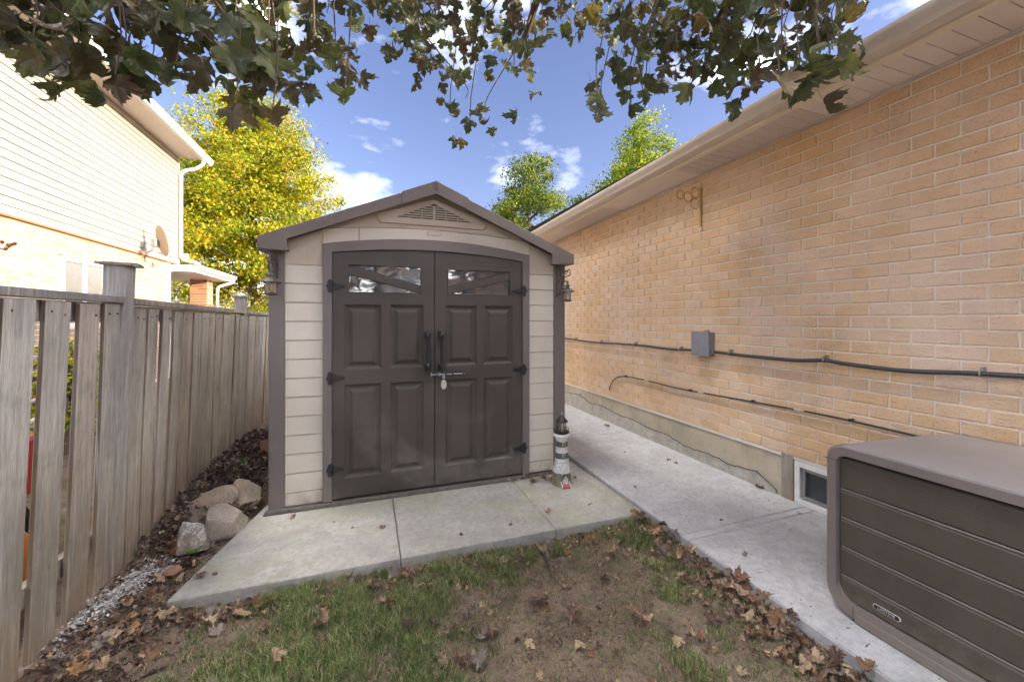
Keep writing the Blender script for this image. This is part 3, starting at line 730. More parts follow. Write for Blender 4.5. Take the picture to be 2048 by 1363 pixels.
# gable pieces
def roofz(x, drop=0): return 2.461 - .4155 * abs(x - .507) - drop
zt = PZ[-1]
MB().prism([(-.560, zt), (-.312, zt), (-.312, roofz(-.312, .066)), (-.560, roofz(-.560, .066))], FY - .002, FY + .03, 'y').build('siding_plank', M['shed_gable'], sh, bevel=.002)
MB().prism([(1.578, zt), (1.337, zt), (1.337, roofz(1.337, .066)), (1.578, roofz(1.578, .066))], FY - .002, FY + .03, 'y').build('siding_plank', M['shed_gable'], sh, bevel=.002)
def arch(x, z0, rise, w=.823): return z0 + rise * (1 - ((x - .512) / w) ** 2)
xsA = [.512 + .823 * t for t in np.linspace(-1, 1, 25)]
lo_ = lambda x: arch(x, 1.944, .077); hi_ = None
def band(xs_, lo2, hi2, y0, y1, name, mat, parent=sh, **kw):
    poly = [(x, lo2(x)) for x in xs_] + [(x, hi2(x)) for x in xs_[::-1]]
    return MB().prism(poly, y0, y1, 'y').build(name, mat, parent, **kw)
band(list(np.linspace(-.311, -.062, 6)), lo_, lambda x: min(roofz(x, .062), arch(x, 2.045, .06, .95)), FY - .006, FY + .03, 'lintel_panel', M['shed_wall'], bevel=.002)
band(list(np.linspace(-.058, 1.336, 20)), lo_, lambda x: min(roofz(x, .062), arch(x, 2.045, .06, .95)), FY - .006, FY + .03, 'lintel_panel', M['shed_wall'], bevel=.002)
gx = list(np.linspace(-.295, 1.31, 25))
gab = [(x, arch(x, 2.045, .06, .95) + .004) for x in gx] + [(1.31, roofz(1.31, .058)), (.507, roofz(.507, .062)), (-.295, roofz(-.295, .058))]
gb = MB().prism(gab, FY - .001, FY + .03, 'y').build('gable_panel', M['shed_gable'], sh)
# vent boss with louvre slots
boss = [(.062, 2.165), (.055, 2.20), (.507, 2.362), (.960, 2.20), (.953, 2.165), (.925, 2.135), (.09, 2.135)]
tri = [(.212, 2.188), (.812, 2.188), (.507, 2.318)]
v1 = MB()
# boss built as frame round a triangular opening
def ringprism(outer, inner, y0, y1):
    import itertools
    bm = bmesh.new(); b = MB()
    return None
cx_, cz_ = .507, 2.205
def dirhit(poly, a):
    d = (math.cos(a), math.sin(a)); best = None
    for (x0, z0), (x1, z1) in zip(poly, poly[1:] + poly[:1]):
        ex, ez_ = x1 - x0, z1 - z0; den = d[0] * ez_ - d[1] * ex
        if abs(den) < 1e-9: continue
        t = ((x0 - cx_) * ez_ - (z0 - cz_) * ex) / den; s_ = ((x0 - cx_) * d[1] - (z0 - cz_) * d[0]) / den
        if t > 0 and -1e-6 <= s_ <= 1 + 1e-6 and (best is None or t < best): best = t
    return (cx_ + d[0] * best, cz_ + d[1] * best)
angs = sorted([math.atan2(p[1] - cz_, p[0] - cx_) for p in boss + tri] + list(np.linspace(-3.1, 3.1, 24)))
O_ = [dirhit(boss, a) for a in angs]; I_ = [dirhit(tri, a) for a in angs]; n = len(angs)
vs_ = [(x, FY - .004, z_) for x, z_ in O_] + [(x + (cx_ - x) * .03, FY - .018, z_ + (cz_ - z_) * .06) for x, z_ in O_] + [(x, FY - .018, z_) for x, z_ in I_] + [(x, FY - .002, z_) for x, z_ in I_]
fs = []
for i in range(n):
    j_ = (i + 1) % n
    for a in range(3): fs.append((a * n + i, a * n + j_, (a + 1) * n + j_, (a + 1) * n + i))
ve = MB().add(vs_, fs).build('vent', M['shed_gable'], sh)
MB().prism(tri, FY - .0045, FY - .0025, 'y').build('vent_backing', M['crack'], ve)
for k in range(6):
    z0 = 2.196 + k * .0185; hw0 = .305 * (1 - (z0 - 2.188) / .13)
    for s_ in (-1, 1):
        a, b2 = sorted((.507 + s_ * .012, .507 + s_ * max(hw0 - .006, .02)))
        MB().box(a, b2, FY - .016, FY - .006, z0 + .002, z0 + .011).build('louvre', M['shed_gable'], ve)
MB().box(.497, .517, FY - .017, FY - .006, 2.19, 2.30).build('mullion', M['shed_gable'], ve)
for xx in (.31, .41, .60, .70): MB().box(xx, xx + .005, FY - .0155, FY - .006, 2.19, 2.188 + .13 * (1 - abs(xx - .507) / .305) - .01).build('louvre_rib', M['shed_gable'], ve)
pl = [(.512 + .045 * s1 + .018 * math.cos(a), 2.078 + .018 * math.sin(a)) for s1, a0 in ((1, -90), (-1, 90)) for a in [R(a0 + t) for t in range(0, 181, 30)]]
MB().prism(pl, FY - .008, FY, 'y').build('emblem_plate', M['shed_gable'], sh, bevel=.002)
pl2 = [(.512 + (x - .512) * .78, 2.078 + (z_ - 2.078) * .6) for x, z_ in pl]
MB().prism(pl2, FY - .0095, FY - .004, 'y').build('emblem_plate', M['shed_wall'], sh, bevel=.001)
# roof
RF = FY - .115
fpoly = [(-.712, 1.958), (.507, 2.461), (1.726, 1.958), (1.726, 1.872), (1.512, 1.862), (1.512, 1.953), (.507, 2.372), (-.531, 1.947), (-.531, 1.862), (-.712, 1.872)]
MB().prism(fpoly, RF, RF + .022, 'y').build('fascia', M['shed_roof'], sh, bevel=.005, segs=2)
for sgn in (-1, 1):
    e0 = .507 + sgn * 1.219
    pts = [(.507, 2.458), (e0, 1.955), (e0, 1.93), (.507, 2.405)]
    MB().prism(pts, RF + .022, D1 + .1, 'y').build('roof_panel', M['shed_roof'], sh)
    ein = .507 + sgn * 1.04
    sp = sorted((e0, ein))
    MB().box(sp[0] if sgn < 0 else sp[0], sp[1], RF + .022, D1 + .1, 1.872, 1.885).build('eave_soffit', M['shed_trim'], sh)
    MB().box(*(sorted((e0, e0 - sgn * .012))), RF + .022, D1 + .1, 1.885, 1.94).build('eave_fascia', M['shed_roof'], sh)
cap = [(.507 - .26, roofz(.247) + .0), (.507 - .26, roofz(.247) + .008), (.507, 2.470), (.767, roofz(.767) + .008), (.767, roofz(.767)), (.767, roofz(.767) - .090), (.507, 2.368), (.247, roofz(.247) - .090)]
MB().prism(cap, RF - .008, RF + .03, 'y').build('ridge_cap', M['shed_roof'], sh, bevel=.004, segs=2)
MB().prism([(.247, roofz(.247) + .002), (.247, roofz(.247) + .008), (.507, 2.470), (.767, roofz(.767) + .008), (.767, roofz(.767) + .002), (.507, 2.463)], RF + .03, D1 + .1, 'y').build('ridge_cap', M['shed_roof'], sh)
for dx in (-.014, 0, .014): MB().box(.507 + dx - .0035, .507 + dx + .0035, RF - .014, RF - .006, 2.392, 2.470 - abs(dx) * .4).build('ridge_rib', M['shed_roof'], sh, bevel=.002)
# door frame
fo = lambda x: arch(x, 1.944, .077); fi = lambda x: arch(x, 1.884, .05, .76)
outer = [(-.311, .03)] + [(x, fo(x)) for x in np.linspace(-.311, 1.335, 25)] + [(1.335, .03)]
inner = [(1.271, .03)] + [(x, fi(x)) for x in np.linspace(1.271, -.248, 25)] + [(-.248, .03)]
n = 27
ov = [(p[0], FY - .028, p[1]) for p in outer] + [(p[0], FY - .028, p[1]) for p in inner[::-1]] + [(p[0], FY + .03, p[1]) for p in outer] + [(p[0], FY + .03, p[1]) for p in inner[::-1]]
fs = []
for i in range(n - 1):
    fs += [(i, i + 1, n + i + 1, n + i), (2 * n + i, 3 * n + i, 3 * n + i + 1, 2 * n + i + 1), (i, 2 * n + i, 2 * n + i + 1, i + 1), (n + i, n + i + 1, 3 * n + i + 1, 3 * n + i)]
fs += [(0, n, 3 * n, 2 * n), (n - 1, 3 * n - 1, 4 * n - 1, 2 * n - 1)]
MB().add(ov, fs).build('door_frame', M['shed_trim'], sh, bevel=.004)
# doors: grid of cells, panels sunk and fielded
DF = FY - .016
def door(x0, x1, panels, wcut, top, diag, hx):
    xs_ = sorted({x0, x1} | {v_ for p in panels for v_ in (p[0], p[1])} | {wcut[0], wcut[1]})
    zs_ = sorted({.045} | {v_ for p in panels for v_ in (p[2], p[3])} | {wcut[2], wcut[3], 1.86})
    b = MB(); V_ = {}
    def vid(x, z_):
        k = (round(x, 4), round(z_, 4))
        if k not in V_: V_[k] = len(b.v); b.v.append((x, DF, z_))
        return V_[k]
    for xa, xb in zip(xs_, xs_[1:]):
        for za, zb in zip(zs_, zs_[1:]):
            mx_, mz_ = (xa + xb) / 2, (za + zb) / 2
            if any(p[0] < mx_ < p[1] and p[2] < mz_ < p[3] for p in panels): continue
            if wcut[0] < mx_ < wcut[1] and wcut[2] < mz_ < wcut[3]: continue
            b.f.append((vid(xa, za), vid(xb, za), vid(xb, zb), vid(xa, zb)))
    # arched head
    hx_ = sorted(set(list(np.linspace(x0, x1, 13)) + xs_)); zc = 1.86
    for xa, xb in zip(hx_, hx_[1:]):
        b.add([(xa, DF, zc), (xb, DF, zc), (xb, DF, top(xb)), (xa, DF, top(xa))], [(0, 1, 2, 3)])
    for (a, c_, z0, z1) in panels:
        prof = [(0, 0), (.005, .004), (.016, .015), (.024, .017), (.034, .0165), (.060, .003), (.066, .0025)]
        rr = [[(a + i_, DF + d, z0 + i_), (c_ - i_, DF + d, z0 + i_), (c_ - i_, DF + d, z1 - i_), (a + i_, DF + d, z1 - i_)] for i_, d in prof]
        base = len(b.v)
        for r_ in rr: b.v += r_
        for i in range(len(prof) - 1):
            for k in range(4): b.f.append((base + i * 4 + k, base + i * 4 + (k + 1) % 4, base + (i + 1) * 4 + (k + 1) % 4, base + (i + 1) * 4 + k))
        e = base + (len(prof) - 1) * 4; b.f.append((e, e + 1, e + 2, e + 3))
    # reveal of the window cut and outer rim
    a, c_, z0, z1 = wcut
    for p_, q_ in (((a, z0), (c_, z0)), ((c_, z0), (c_, z1)), ((c_, z1), (a, z1)), ((a, z1), (a, z0))):
        b.add([(p_[0], DF, p_[1]), (q_[0], DF, q_[1]), (q_[0], DF + .03, q_[1]), (p_[0], DF + .03, p_[1])], [(0, 1, 2, 3)])
    for p_, q_ in (((x0, .045), (x1, .045)), ((x1, .045), (x1, top(x1))), ((x0, .045), (x0, top(x0)))):
        b.add([(p_[0], DF, p_[1]), (q_[0], DF, q_[1]), (q_[0], DF + .04, q_[1]), (p_[0], DF + .04, p_[1])], [(0, 1, 2, 3)])
    d_ = b.build('door', M['door'], sh)
    # diagonal bar and two panes
    a, c_, z0, z1 = wcut
    if diag > 0: bar = [(a, z1 - .005), (a, z1 - .072), (c_, z0), (c_, z0 + .064)]; up = [(a, z1), (c_, z0 + .064), (c_, z1)]; dn = [(a, z0), (c_, z0), (a, z1 - .072)]
    else: bar = [(c_, z1 - .005), (c_, z1 - .072), (a, z0), (a, z0 + .064)]; up = [(c_, z1), (a, z0 + .064), (a, z1)]; dn = [(c_, z0), (a, z0), (c_, z1 - .072)]
    MB().prism(bar, DF + .003, DF + .028, 'y').build('glazing_bar', M['door'], d_, bevel=.003)
    for t_ in (up, dn): MB().prism(t_, DF + .018, DF + .021, 'y').build('window_pane', M['sglass'], d_)
    # edge lip of the window
    fr_ = MB()
    for p_, q_ in (((a, z0), (c_, z0)), ((c_, z0), (c_, z1)), ((c_, z1), (a, z1)), ((a, z1), (a, z0))): fr_.tube([(p_[0], DF - .001, p_[1]), (q_[0], DF - .001, q_[1])], .0035, 6)
    fr_.build('window_lip', M['door'], d_)
    # handle
    h_ = MB()
    for zz_ in (1.252, 1.008):
        h_.tube([(hx, DF, zz_), (hx, DF - .04, zz_)], .012, 8)
        h_.lathe(hx, DF - .045, [(.001, zz_ - .034), (.016, zz_ - .026), (.021, zz_ - .006), (.022, zz_ + .010), (.015, zz_ + .026), (.004, zz_ + .036)], 12)
    h_.tube([(hx, DF - .045, 1.0), (hx, DF - .045, 1.26)], .0125, 10)
    for zz_ in (1.262, .997): h_.lathe(hx, DF - .003, [(.023, zz_ - .026), (.023, zz_ + .026)], 10)
    h_.build('handle', M['black'], d_, True)
    # strap hinges
    for hz in (1.632, .948, .267):
        e = x0 if diag > 0 else x1; s_ = 1 if diag > 0 else -1; yb = FY - .029
        hg = MB()
        hg.prism([(e - s_ * .030, hz - .045), (e - s_ * .012, hz - .052), (e - s_ * .006, hz - .04), (e - s_ * .006, hz + .04), (e - s_ * .012, hz + .052), (e - s_ * .030, hz + .045), (e - s_ * .038, hz + .012), (e - s_ * .048, hz), (e - s_ * .038, hz - .012)], yb - .004, yb, 'y')
        hg.tube([(e, yb - .004, hz - .038), (e, yb - .004, hz + .038)], .008, 8)
        hg.prism([(e + s_ * .004, hz - .03), (e + s_ * .035, hz - .018), (e + s_ * .075, hz - .010), (e + s_ * .088, hz), (e + s_ * .075, hz + .010), (e + s_ * .035, hz + .018), (e + s_ * .004, hz + .03)], DF - .016, DF - .0, 'y')
        for a_, b_2 in ((-.022, .03), (-.022, -.03)): hg.lathe(e + s_ * a_, yb - .004, [(.005, hz + b_2 - .004), (.005, hz + b_2 + .004)], 8)
        hg.build('hinge', M['black'], d_, bevel=.0015)
    return d_
topz = lambda x: fi(x) - .005
door(-.244, .509, [(-.165, .100, 1.005, 1.500), (.165, .425, 1.005, 1.500), (-.165, .100, .190, .893), (.165, .425, .190, .893)], (-.135, .406, 1.59, 1.80), topz, 1, .452)
door(.515, 1.267, [(.598, .862, 1.005, 1.500), (.920, 1.185, 1.005, 1.500), (.598, .862, .190, .893), (.920, 1.185, .190, .893)], (.620, 1.158, 1.59, 1.795), topz, -1, .562)
MB().box(-.25, 1.27, FY + .06, FY + .065, .02, 1.93).build('inner_dark', M['crack'], sh)
MB().prism([(-.69, 0), (1.36, 0), (1.36, .012), (1.34, .030), (-.67, .030), (-.69, .012)], FY - .045, FY - .001, 'y').build('threshold', M['base'], sh, bevel=.003)
for xx in (-.255, .50, .527, 1.27): MB().lathe(xx, FY - .035, [(.007, .028), (.006, .036)], 8).build('screw', M['black'], sh)
MB().box(1.36, 1.70, FY - .02, FY - .001, 0, .022).build('threshold', M['base'], sh)
# sliding bolt
bo = empty('door_bolt', (.6, DF, .94), 'dark sliding bolt fixed across the meeting stiles of the shed doors', 'bolt')
MB().box(.555, .760, DF - .004, DF, .922, .958).build('back_plate', M['black'], bo, bevel=.002)
MB().box(.465, .500, DF - .004, DF, .924, .956).build('keeper_plate', M['black'], bo, bevel=.002)
MB().tube([(.475, DF - .016, .94), (.752, DF - .016, .94)], .007, 8).build('bar', M['steel'], bo, True)
for xx in (.482, .548, .600, .655, .742):
    MB().box(xx - .006, xx + .006, DF - .026, DF - .002, .926, .955).build('guide', M['steel'] if xx in (.482, .548) else M['black'], bo, bevel=.003)
MB().box(.570, .592, DF - .02, DF - .012, .905, .945).build('hasp', M['steel'], bo, bevel=.002)
pk = empty('padlock', (.580, DF - .025, .86), 'worn silver padlock hanging from the shed door bolt', 'padlock')
MB().tube([(.569, DF - .02, .885)] + [(.580 + .011 * math.cos(R(a)), DF - .02, .905 + .012 * math.sin(R(a))) for a in range(180, -1, -30)] + [(.591, DF - .02, .885)], .003, 8).build('shackle', M['steel'], pk, True)
n = 24; ovp = [(.580 + .023 * math.sin(2 * math.pi * i / n), .857 + .038 * math.cos(2 * math.pi * i / n)) for i in range(n)]
MB().prism(ovp, DF - .034, DF - .012, 'y').build('body', M['padlock'], pk, bevel=.004, segs=2)
MB().lathe(.580, 0, [(.0095, 0), (.0095, .003)], 14).build('keyway', M['black'], pk)
ky = pk.children[-1]; ky.rotation_euler = (R(90), 0, 0); ky.location = Vector((.580, DF - .035, .873)) - wl(pk)

# ------------------------------------------------------------------ lanterns and their brackets
def lantern(cx, cy, z, rc, rg, hg, label):
    l_ = empty('lantern', (cx, cy, z), label, 'lantern')
    MB().lathe(cx, cy, [(.001, z + hg + .068), (.008, z + hg + .064), (.022, z + hg + .050), (.024, z + hg + .043), (.016, z + hg + .040), (.019, z + hg + .030), (rc * .62, z + hg + .018), (rc * .97, z + hg), (rc, z + hg - .004), (rc - .004, z + hg - .006), (rg, z + hg - .002)], 24).build('cap', M['bronze'], l_, True)
    MB().lathe(cx, cy, [(rg - .004, z + .012), (rg - .002, z + .015), (rg - .002, z + hg - .004), (rg - .005, z + hg - .002)], 20).build('glass', M['lglass'], l_, True)
    MB().lathe(cx, cy, [(.004, z - .008), (.012, z - .004), (rg * 1.2, z), (rg * 1.25, z + .005), (rg * 1.05, z + .012), (rg * .8, z + .014)], 20).build('base', M['bronze'], l_, True)
    for a in range(4):
        t = a * math.pi / 2 + .6; px_, py_ = cx + (rg + .001) * math.cos(t), cy + (rg + .001) * math.sin(t)
        MB().tube([(px_, py_, z + .01), (px_, py_, z + hg)], .0022, 6).build('cage_rod', M['bronze'], l_)
    MB().torus((cx, cy, z + hg + .078), .012, .0022, (0, 1, 0), 16).build('ring', M['bronze'], l_, True)
    return l_
LY = 3.20
lantern(-.628, LY - .03, 1.555, .072, .037, .090, 'frosted glass lantern with wide dark cap hanging at the left corner of the shed')
lantern(1.672, LY, 1.545, .062, .031, .088, 'small glass lantern hanging from the scrolled bracket at the right corner of the shed')
br = empty('lantern_bracket', (-.62, LY + .05, 1.76), 'tangled leafy iron bracket above the left lantern on the shed corner', 'bracket')
sc_ = MB()
for (x, z_, rr, a0, a1) in ((-.632, 1.735, .022, 0, 300), (-.615, 1.785, .020, 60, 400), (-.645, 1.80, .016, -60, 240), (-.60, 1.745, .014, 0, 280)):
    sc_.torus((x, LY + .02, z_), rr, .0042, (.5, 1, 0), 16, R(a0), R(a1))
sc_.tube(smoothpath([(-.615, FY - .016, 1.64), (-.60, LY + .04, 1.72), (-.61, LY, 1.80), (-.63, LY - .02, 1.83), (-.628, LY - .03, 1.74)], 6), .0055, 6)
sc_.build('scroll', M['bronze'], br, True)
for (x, z_, a) in ((-.640, 1.78, .4), (-.61, 1.81, -.5), (-.60, 1.77, .2), (-.645, 1.745, -.3), (-.62, 1.835, .1)):
    l3 = MB().add([(0, 0, -.024), (.010, -.004, 0), (0, 0, .026), (-.010, -.004, 0), (0, .006, 0)], [(0, 1, 4), (1, 2, 4), (2, 3, 4), (3, 0, 4)])
    o = l3.build('iron_leaf', M['bronze'], None); o.parent = br; o.location = Vector((x, LY, z_)) - wl(br); o.rotation_euler = (0, a, a)
MB().box(-.622, -.600, FY - .018, FY - .012, 1.62, 1.86).build('back_plate', M['bronze'], br, bevel=.002)
b2_ = empty('lantern_bracket', (1.62, FY - .03, 1.74), 'scrolled iron bracket on the right corner post of the shed', 'bracket')
sc_ = MB(); yy = FY - .05
sc_.tube(smoothpath([(1.60, FY - .02, 1.60), (1.615, yy, 1.615), (1.632, yy, 1.66), (1.642, yy - .01, 1.71), (1.662, LY, 1.722), (1.676, LY, 1.70), (1.672, LY, 1.678), (1.662, LY, 1.69)], 6), [.006] * 42 + [.004] * 1, 6) if False else sc_.tube(smoothpath([(1.60, FY - .02, 1.60), (1.615, yy, 1.615), (1.632, yy, 1.66), (1.642, yy - .01, 1.71), (1.662, LY, 1.722), (1.676, LY, 1.70), (1.672, LY, 1.678), (1.662, LY, 1.69)], 6), .0055, 6)
sc_.tube(smoothpath([(1.615, FY - .02, 1.86), (1.62, yy, 1.83), (1.628, yy, 1.79), (1.64, yy, 1.765), (1.668, LY, 1.765), (1.694, LY, 1.78), (1.70, LY, 1.812), (1.686, LY, 1.826), (1.674, LY, 1.812), (1.682, LY, 1.80)], 6), .0045, 6)
sc_.tube(smoothpath([(1.60, FY - .02, 1.70), (1.618, yy, 1.735), (1.635, yy, 1.72), (1.637, yy, 1.695), (1.625, yy, 1.69)], 6), .004, 6)
for (x, z_, rr) in ((1.655, 1.795, .010), (1.645, 1.812, .008), (1.664, 1.812, .007)): sc_.torus((x, LY, z_), rr, .0035, (0, 1, 0), 12)
sc_.build('scroll', M['bronze'], b2_, True)
MB().box(1.590, 1.612, FY - .020, FY - .012, 1.575, 1.87).build('back_plate', M['bronze'], b2_, bevel=.003)

# ------------------------------------------------------------------ lighthouse ornament
lx, ly = 1.545, 3.06
lh = empty('lighthouse_ornament', (lx, ly, 0), 'blue and white banded lighthouse garden ornament by the right corner of the shed', 'garden ornament')
def octo(r0, z0, r1, z1, n=8):
    b = MB(); vs_ = [(lx + r * math.cos(2 * math.pi * (k + .5) / n), ly + r * math.sin(2 * math.pi * (k + .5) / n), z_) for r, z_ in ((r0, z0), (r1, z1)) for k in range(n)]
    return b.add(vs_, [(k, (k + 1) % n, n + (k + 1) % n, n + k) for k in range(n)] + [tuple(range(n))[::-1], tuple(range(n, 2 * n))])
sb = octo(.086, 0, .074, .105)
random.seed(3)
sb.build('stone_base', M['lhstone'], lh, bevel=.006)
octo(.079, .105, .072, .128).build('plinth', M['lhwhite'], lh, bevel=.003)
tp = lambda z_: .062 - (z_ - .13) * .062 if z_ > .19 else .070 - (z_ - .13) * .18
for z0, z1, mt, nm in ((.128, .19, 'lhwhite', 'tower'), (.19, .222, 'lhwhite', 'tower'), (.222, .268, 'navy', 'band'), (.268, .318, 'lhwhite', 'tower'), (.318, .362, 'navy', 'band'), (.362, .382, 'lhwhite', 'tower')):
    e = .0008 if mt == 'navy' else 0
    MB().lathe(lx, ly, [(tp(z0) + e, z0), (tp(z1) + e, z1)], 24).build(nm, M[mt], lh, True)
MB().lathe(lx, ly, [(.050, .376), (.054, .392), (.062, .400), (.074, .405), (.076, .414), (.072, .421), (.045, .424)], 24).build('gallery', M['white'], lh, True)
MB().lathe(lx, ly, [(.050, .424), (.062, .430), (.062, .440), (.045, .446)], 20).build('lantern_floor', M['black'], lh, True)
for k in range(8):
    a = 2 * math.pi * k / 8; MB().tube([(lx + .038 * math.cos(a), ly + .038 * math.sin(a), .44), (lx + .038 * math.cos(a), ly + .038 * math.sin(a), .522)], .003, 6).build('lantern_post', M['black'], lh)
MB().lathe(lx, ly, [(.026, .446), (.026, .515)], 14).build('lens', M['lglass'], lh, True)
rl = MB(); rl.torus((lx, ly, .465), .060, .002, (0, 0, 1), 22)
for k in range(10):
    a = 2 * math.pi * k / 10; rl.tube([(lx + .06 * math.cos(a), ly + .06 * math.sin(a), .44), (lx + .06 * math.cos(a), ly + .06 * math.sin(a), .466)], .0015, 5)
rl.build('railing', M['black'], lh)
MB().lathe(lx, ly, [(.050, .520), (.053, .524), (.050, .532), (.030, .553), (.004, .580)], 16).build('roof', M['black'], lh, True)
MB().lathe(lx, ly, [(.002, .578), (.006, .586), (.005, .594), (.001, .598)], 10).build('finial', M['chips'], lh, True)
fa = R(-97)
def facing(z_, r, w, h, nm, mt, th=.004, rr=0):
    d = Vector((math.cos(fa), math.sin(fa), 0)); t = Vector((-d.y, d.x, 0)); c_ = Vector((lx, ly, z_)) + d * r
    vs_ = [c_ + t * sx * w / 2 + Vector((0, 0, sz * h / 2)) + d * dd for dd in (0, th) for sx, sz in ((-1, -1), (1, -1), (1, 1), (-1, 1))]
    return MB().add(vs_, [(0, 3, 2, 1), (4, 5, 6, 7), (0, 1, 5, 4), (1, 2, 6, 5), (2, 3, 7, 6), (3, 0, 4, 7)]).build(nm, M[mt], lh)
for z_ in (.245, .34):
    facing(z_, tp(z_) - .003, .022, .040, 'window_frame', 'lhyellow'); facing(z_, tp(z_) + .0005, .012, .026, 'window_pane', 'navy', .002)
d = Vector((math.cos(fa), math.sin(fa), 0)); t = Vector((-d.y, d.x, 0)); c0 = Vector((lx, ly, 0)) + d * .062
vs_ = [c0 + t * sx + Vector((0, 0, z_)) + d * dd for dd in (0, .032) for sx, z_ in ((-.022, .03), (.022, .03), (.022, .07), (0, .10), (-.022, .07))]
MB().add(vs_, [(4, 3, 2, 1, 0), (5, 6, 7, 8, 9), (0, 1, 6, 5), (1, 2, 7, 6), (2, 3, 8, 7), (3, 4, 9, 8), (4, 0, 5, 9)]).build('cottage', M['lhwhite'], lh)
vs_ = [c0 + t * sx + Vector((0, 0, z_)) + d * dd for dd in (-.002, .038) for sx, z_ in ((-.028, .066), (0, .104), (.028, .066), (.028, .072), (0, .111), (-.028, .072))]
MB().add(vs_, [(0, 1, 2, 3, 4, 5), (6, 11, 10, 9, 8, 7)] + [(i, (i + 1) % 6, 6 + (i + 1) % 6, 6 + i) for i in range(6)]).build('cottage_roof', M['navy'], lh)
vs_ = [c0 + t * sx + Vector((0, 0, z_)) + d * dd for sx in (-.026, .034) for dd, z_ in ((.02, 0), (.055, 0), (.052, .016), (.02, .042))]
MB().add(vs_, [(0, 1, 2, 3), (7, 6, 5, 4), (0, 4, 5, 1), (1, 5, 6, 2), (2, 6, 7, 3), (3, 7, 4, 0)]).build('red_ramp', M['lhred'], lh, bevel=.002)
for sx in (-.034, .038):
    MB().tube([tuple(c0 + t * sx + d * .02 + Vector((0, 0, .045))), tuple(c0 + t * sx + d * .054 + Vector((0, 0, .012)))], .006, 8).build('ramp_kerb', M['lhwhite'], lh, True)

# ------------------------------------------------------------------ storage box
sx_ = 2.075
bx = empty('storage_box', (2.52, .55, .012), 'low brown plastic storage box with slatted front and grey lid by the brick wall', 'storage box')
BY0, BY1 = -.25, 1.315
def rr_poly(y0, y1, z0, z1, rt, rbm, n=7):
    P = []
    for cy, cz, r_, a0 in ((y1 - rbm, z0 + rbm, rbm, -90), (y1 - rt, z1 - rt, rt, 0), (y0 + rt, z1 - rt, rt, 90), (y0 + rbm, z0 + rbm, rbm, 180)):
        for k in range(n): a = R(a0 + 90 * k / (n - 1)); P.append((cy + r_ * math.cos(a), cz + r_ * math.sin(a)))
    return P
Oy = rr_poly(BY0, BY1, .022, .800, .068, .115); Iy = rr_poly(BY0 + .046, BY1 - .046, .082, .756, .045, .08)
n = len(Oy)
vs_ = [(sx_ + .012, y, z_) for y, z_ in Oy] + [(sx_, y + (0.53 - y) * .012, z_ + (.41 - z_) * .02) for y, z_ in Oy] + [(sx_, y, z_) for y, z_ in Iy] + [(sx_ + .045, y, z_) for y, z_ in Iy] + [(sx_ + .06, y, z_) for y, z_ in Oy]
fs = []
for i in range(n):
    j_ = (i + 1) % n
    for a in range(3): fs.append((a * n + i, a * n + j_, (a + 1) * n + j_, (a + 1) * n + i))
    fs.append((i, 4 * n + i, 4 * n + j_, j_))
MB().add(vs_, fs).build('front_frame', M['box_frame'], bx, smooth=True)
zs_ = [.086, .193, .326, .462, .595, .751]
for a, b2 in zip(zs_, zs_[1:]):
    MB().prism([(sx_ + .06, a), (sx_ + .036, a + .0), (sx_ + .028, a + .004), (sx_ + .026, b2 - .020), (sx_ + .031, b2 - .013), (sx_ + .042, b2 - .006), (sx_ + .06, b2)], BY0 + .05, BY1 - .05, 'y').build('front_slat', M['box_slat'], bx)
for z_ in zs_[1:-1]:
    MB().tube([(sx_ + .032, BY0 + .052, z_ - .006), (sx_ + .032, BY1 - .052, z_ - .006)], .0045, 6).build('slat_ridge', M['box_frame'], bx, True)
BK = 2.995
MB().prism([(y, z_) for y, z_ in rr_poly(BY0 + .012, BY1 - .012, .03, .752, .08, .12)], sx_ + .06, BK - .02, 'x').build('body', M['box_frame'], bx, smooth=True)
# lid sheet: gently domed, falling to the back
lp = []; ny = 24; nxl = 8; vs_ = []; fs = []
for i in range(nxl + 1):
    tx = i / nxl; x = sx_ + .002 + (BK - sx_) * tx
    for k in range(ny + 1):
        y = BY0 + .07 + (BY1 - BY0 - .14) * k / ny
        vs_.append((x, y, .801 - .035 * tx ** 1.6 + .003 * math.sin(tx * math.pi)))
m0 = len(vs_)
vs_ += [(p[0], p[1], p[2] - .02) for p in vs_]
for i in range(nxl):
    for k in range(ny):
        a = i * (ny + 1) + k; fs.append((a, a + 1, a + ny + 2, a + ny + 1)); fs.append((m0 + a, m0 + a + ny + 1, m0 + a + ny + 2, m0 + a + 1))
for i in range(nxl):
    for a, s_ in ((i * (ny + 1), 1), (i * (ny + 1) + ny, -1)): fs.append((a, a + ny + 1, m0 + a + ny + 1, m0 + a))
for k in range(ny): fs.append((k, m0 + k, m0 + k + 1, k + 1)); a = nxl * (ny + 1) + k; fs.append((a, a + 1, m0 + a + 1, m0 + a))
MB().add(vs_, fs).build('lid', M['box_top'], bx, smooth=True)
MB().box(sx_ - .004, sx_ + .05, BY0 + .12, BY1 - .125, .014, .062).build('bottom_rail', M['box_frame'], bx, bevel=.008, segs=2)
for y_, z_, sy_, sz_ in ((BY1 - .024, .725, .026, .0012), (BY1 - .118, .052, .0012, .032)):
    MB().box(sx_ - .0008, sx_ + .008, y_ - sy_, y_ + sy_, z_ - sz_, z_ + sz_).build('frame_seam', M['crack'], bx)
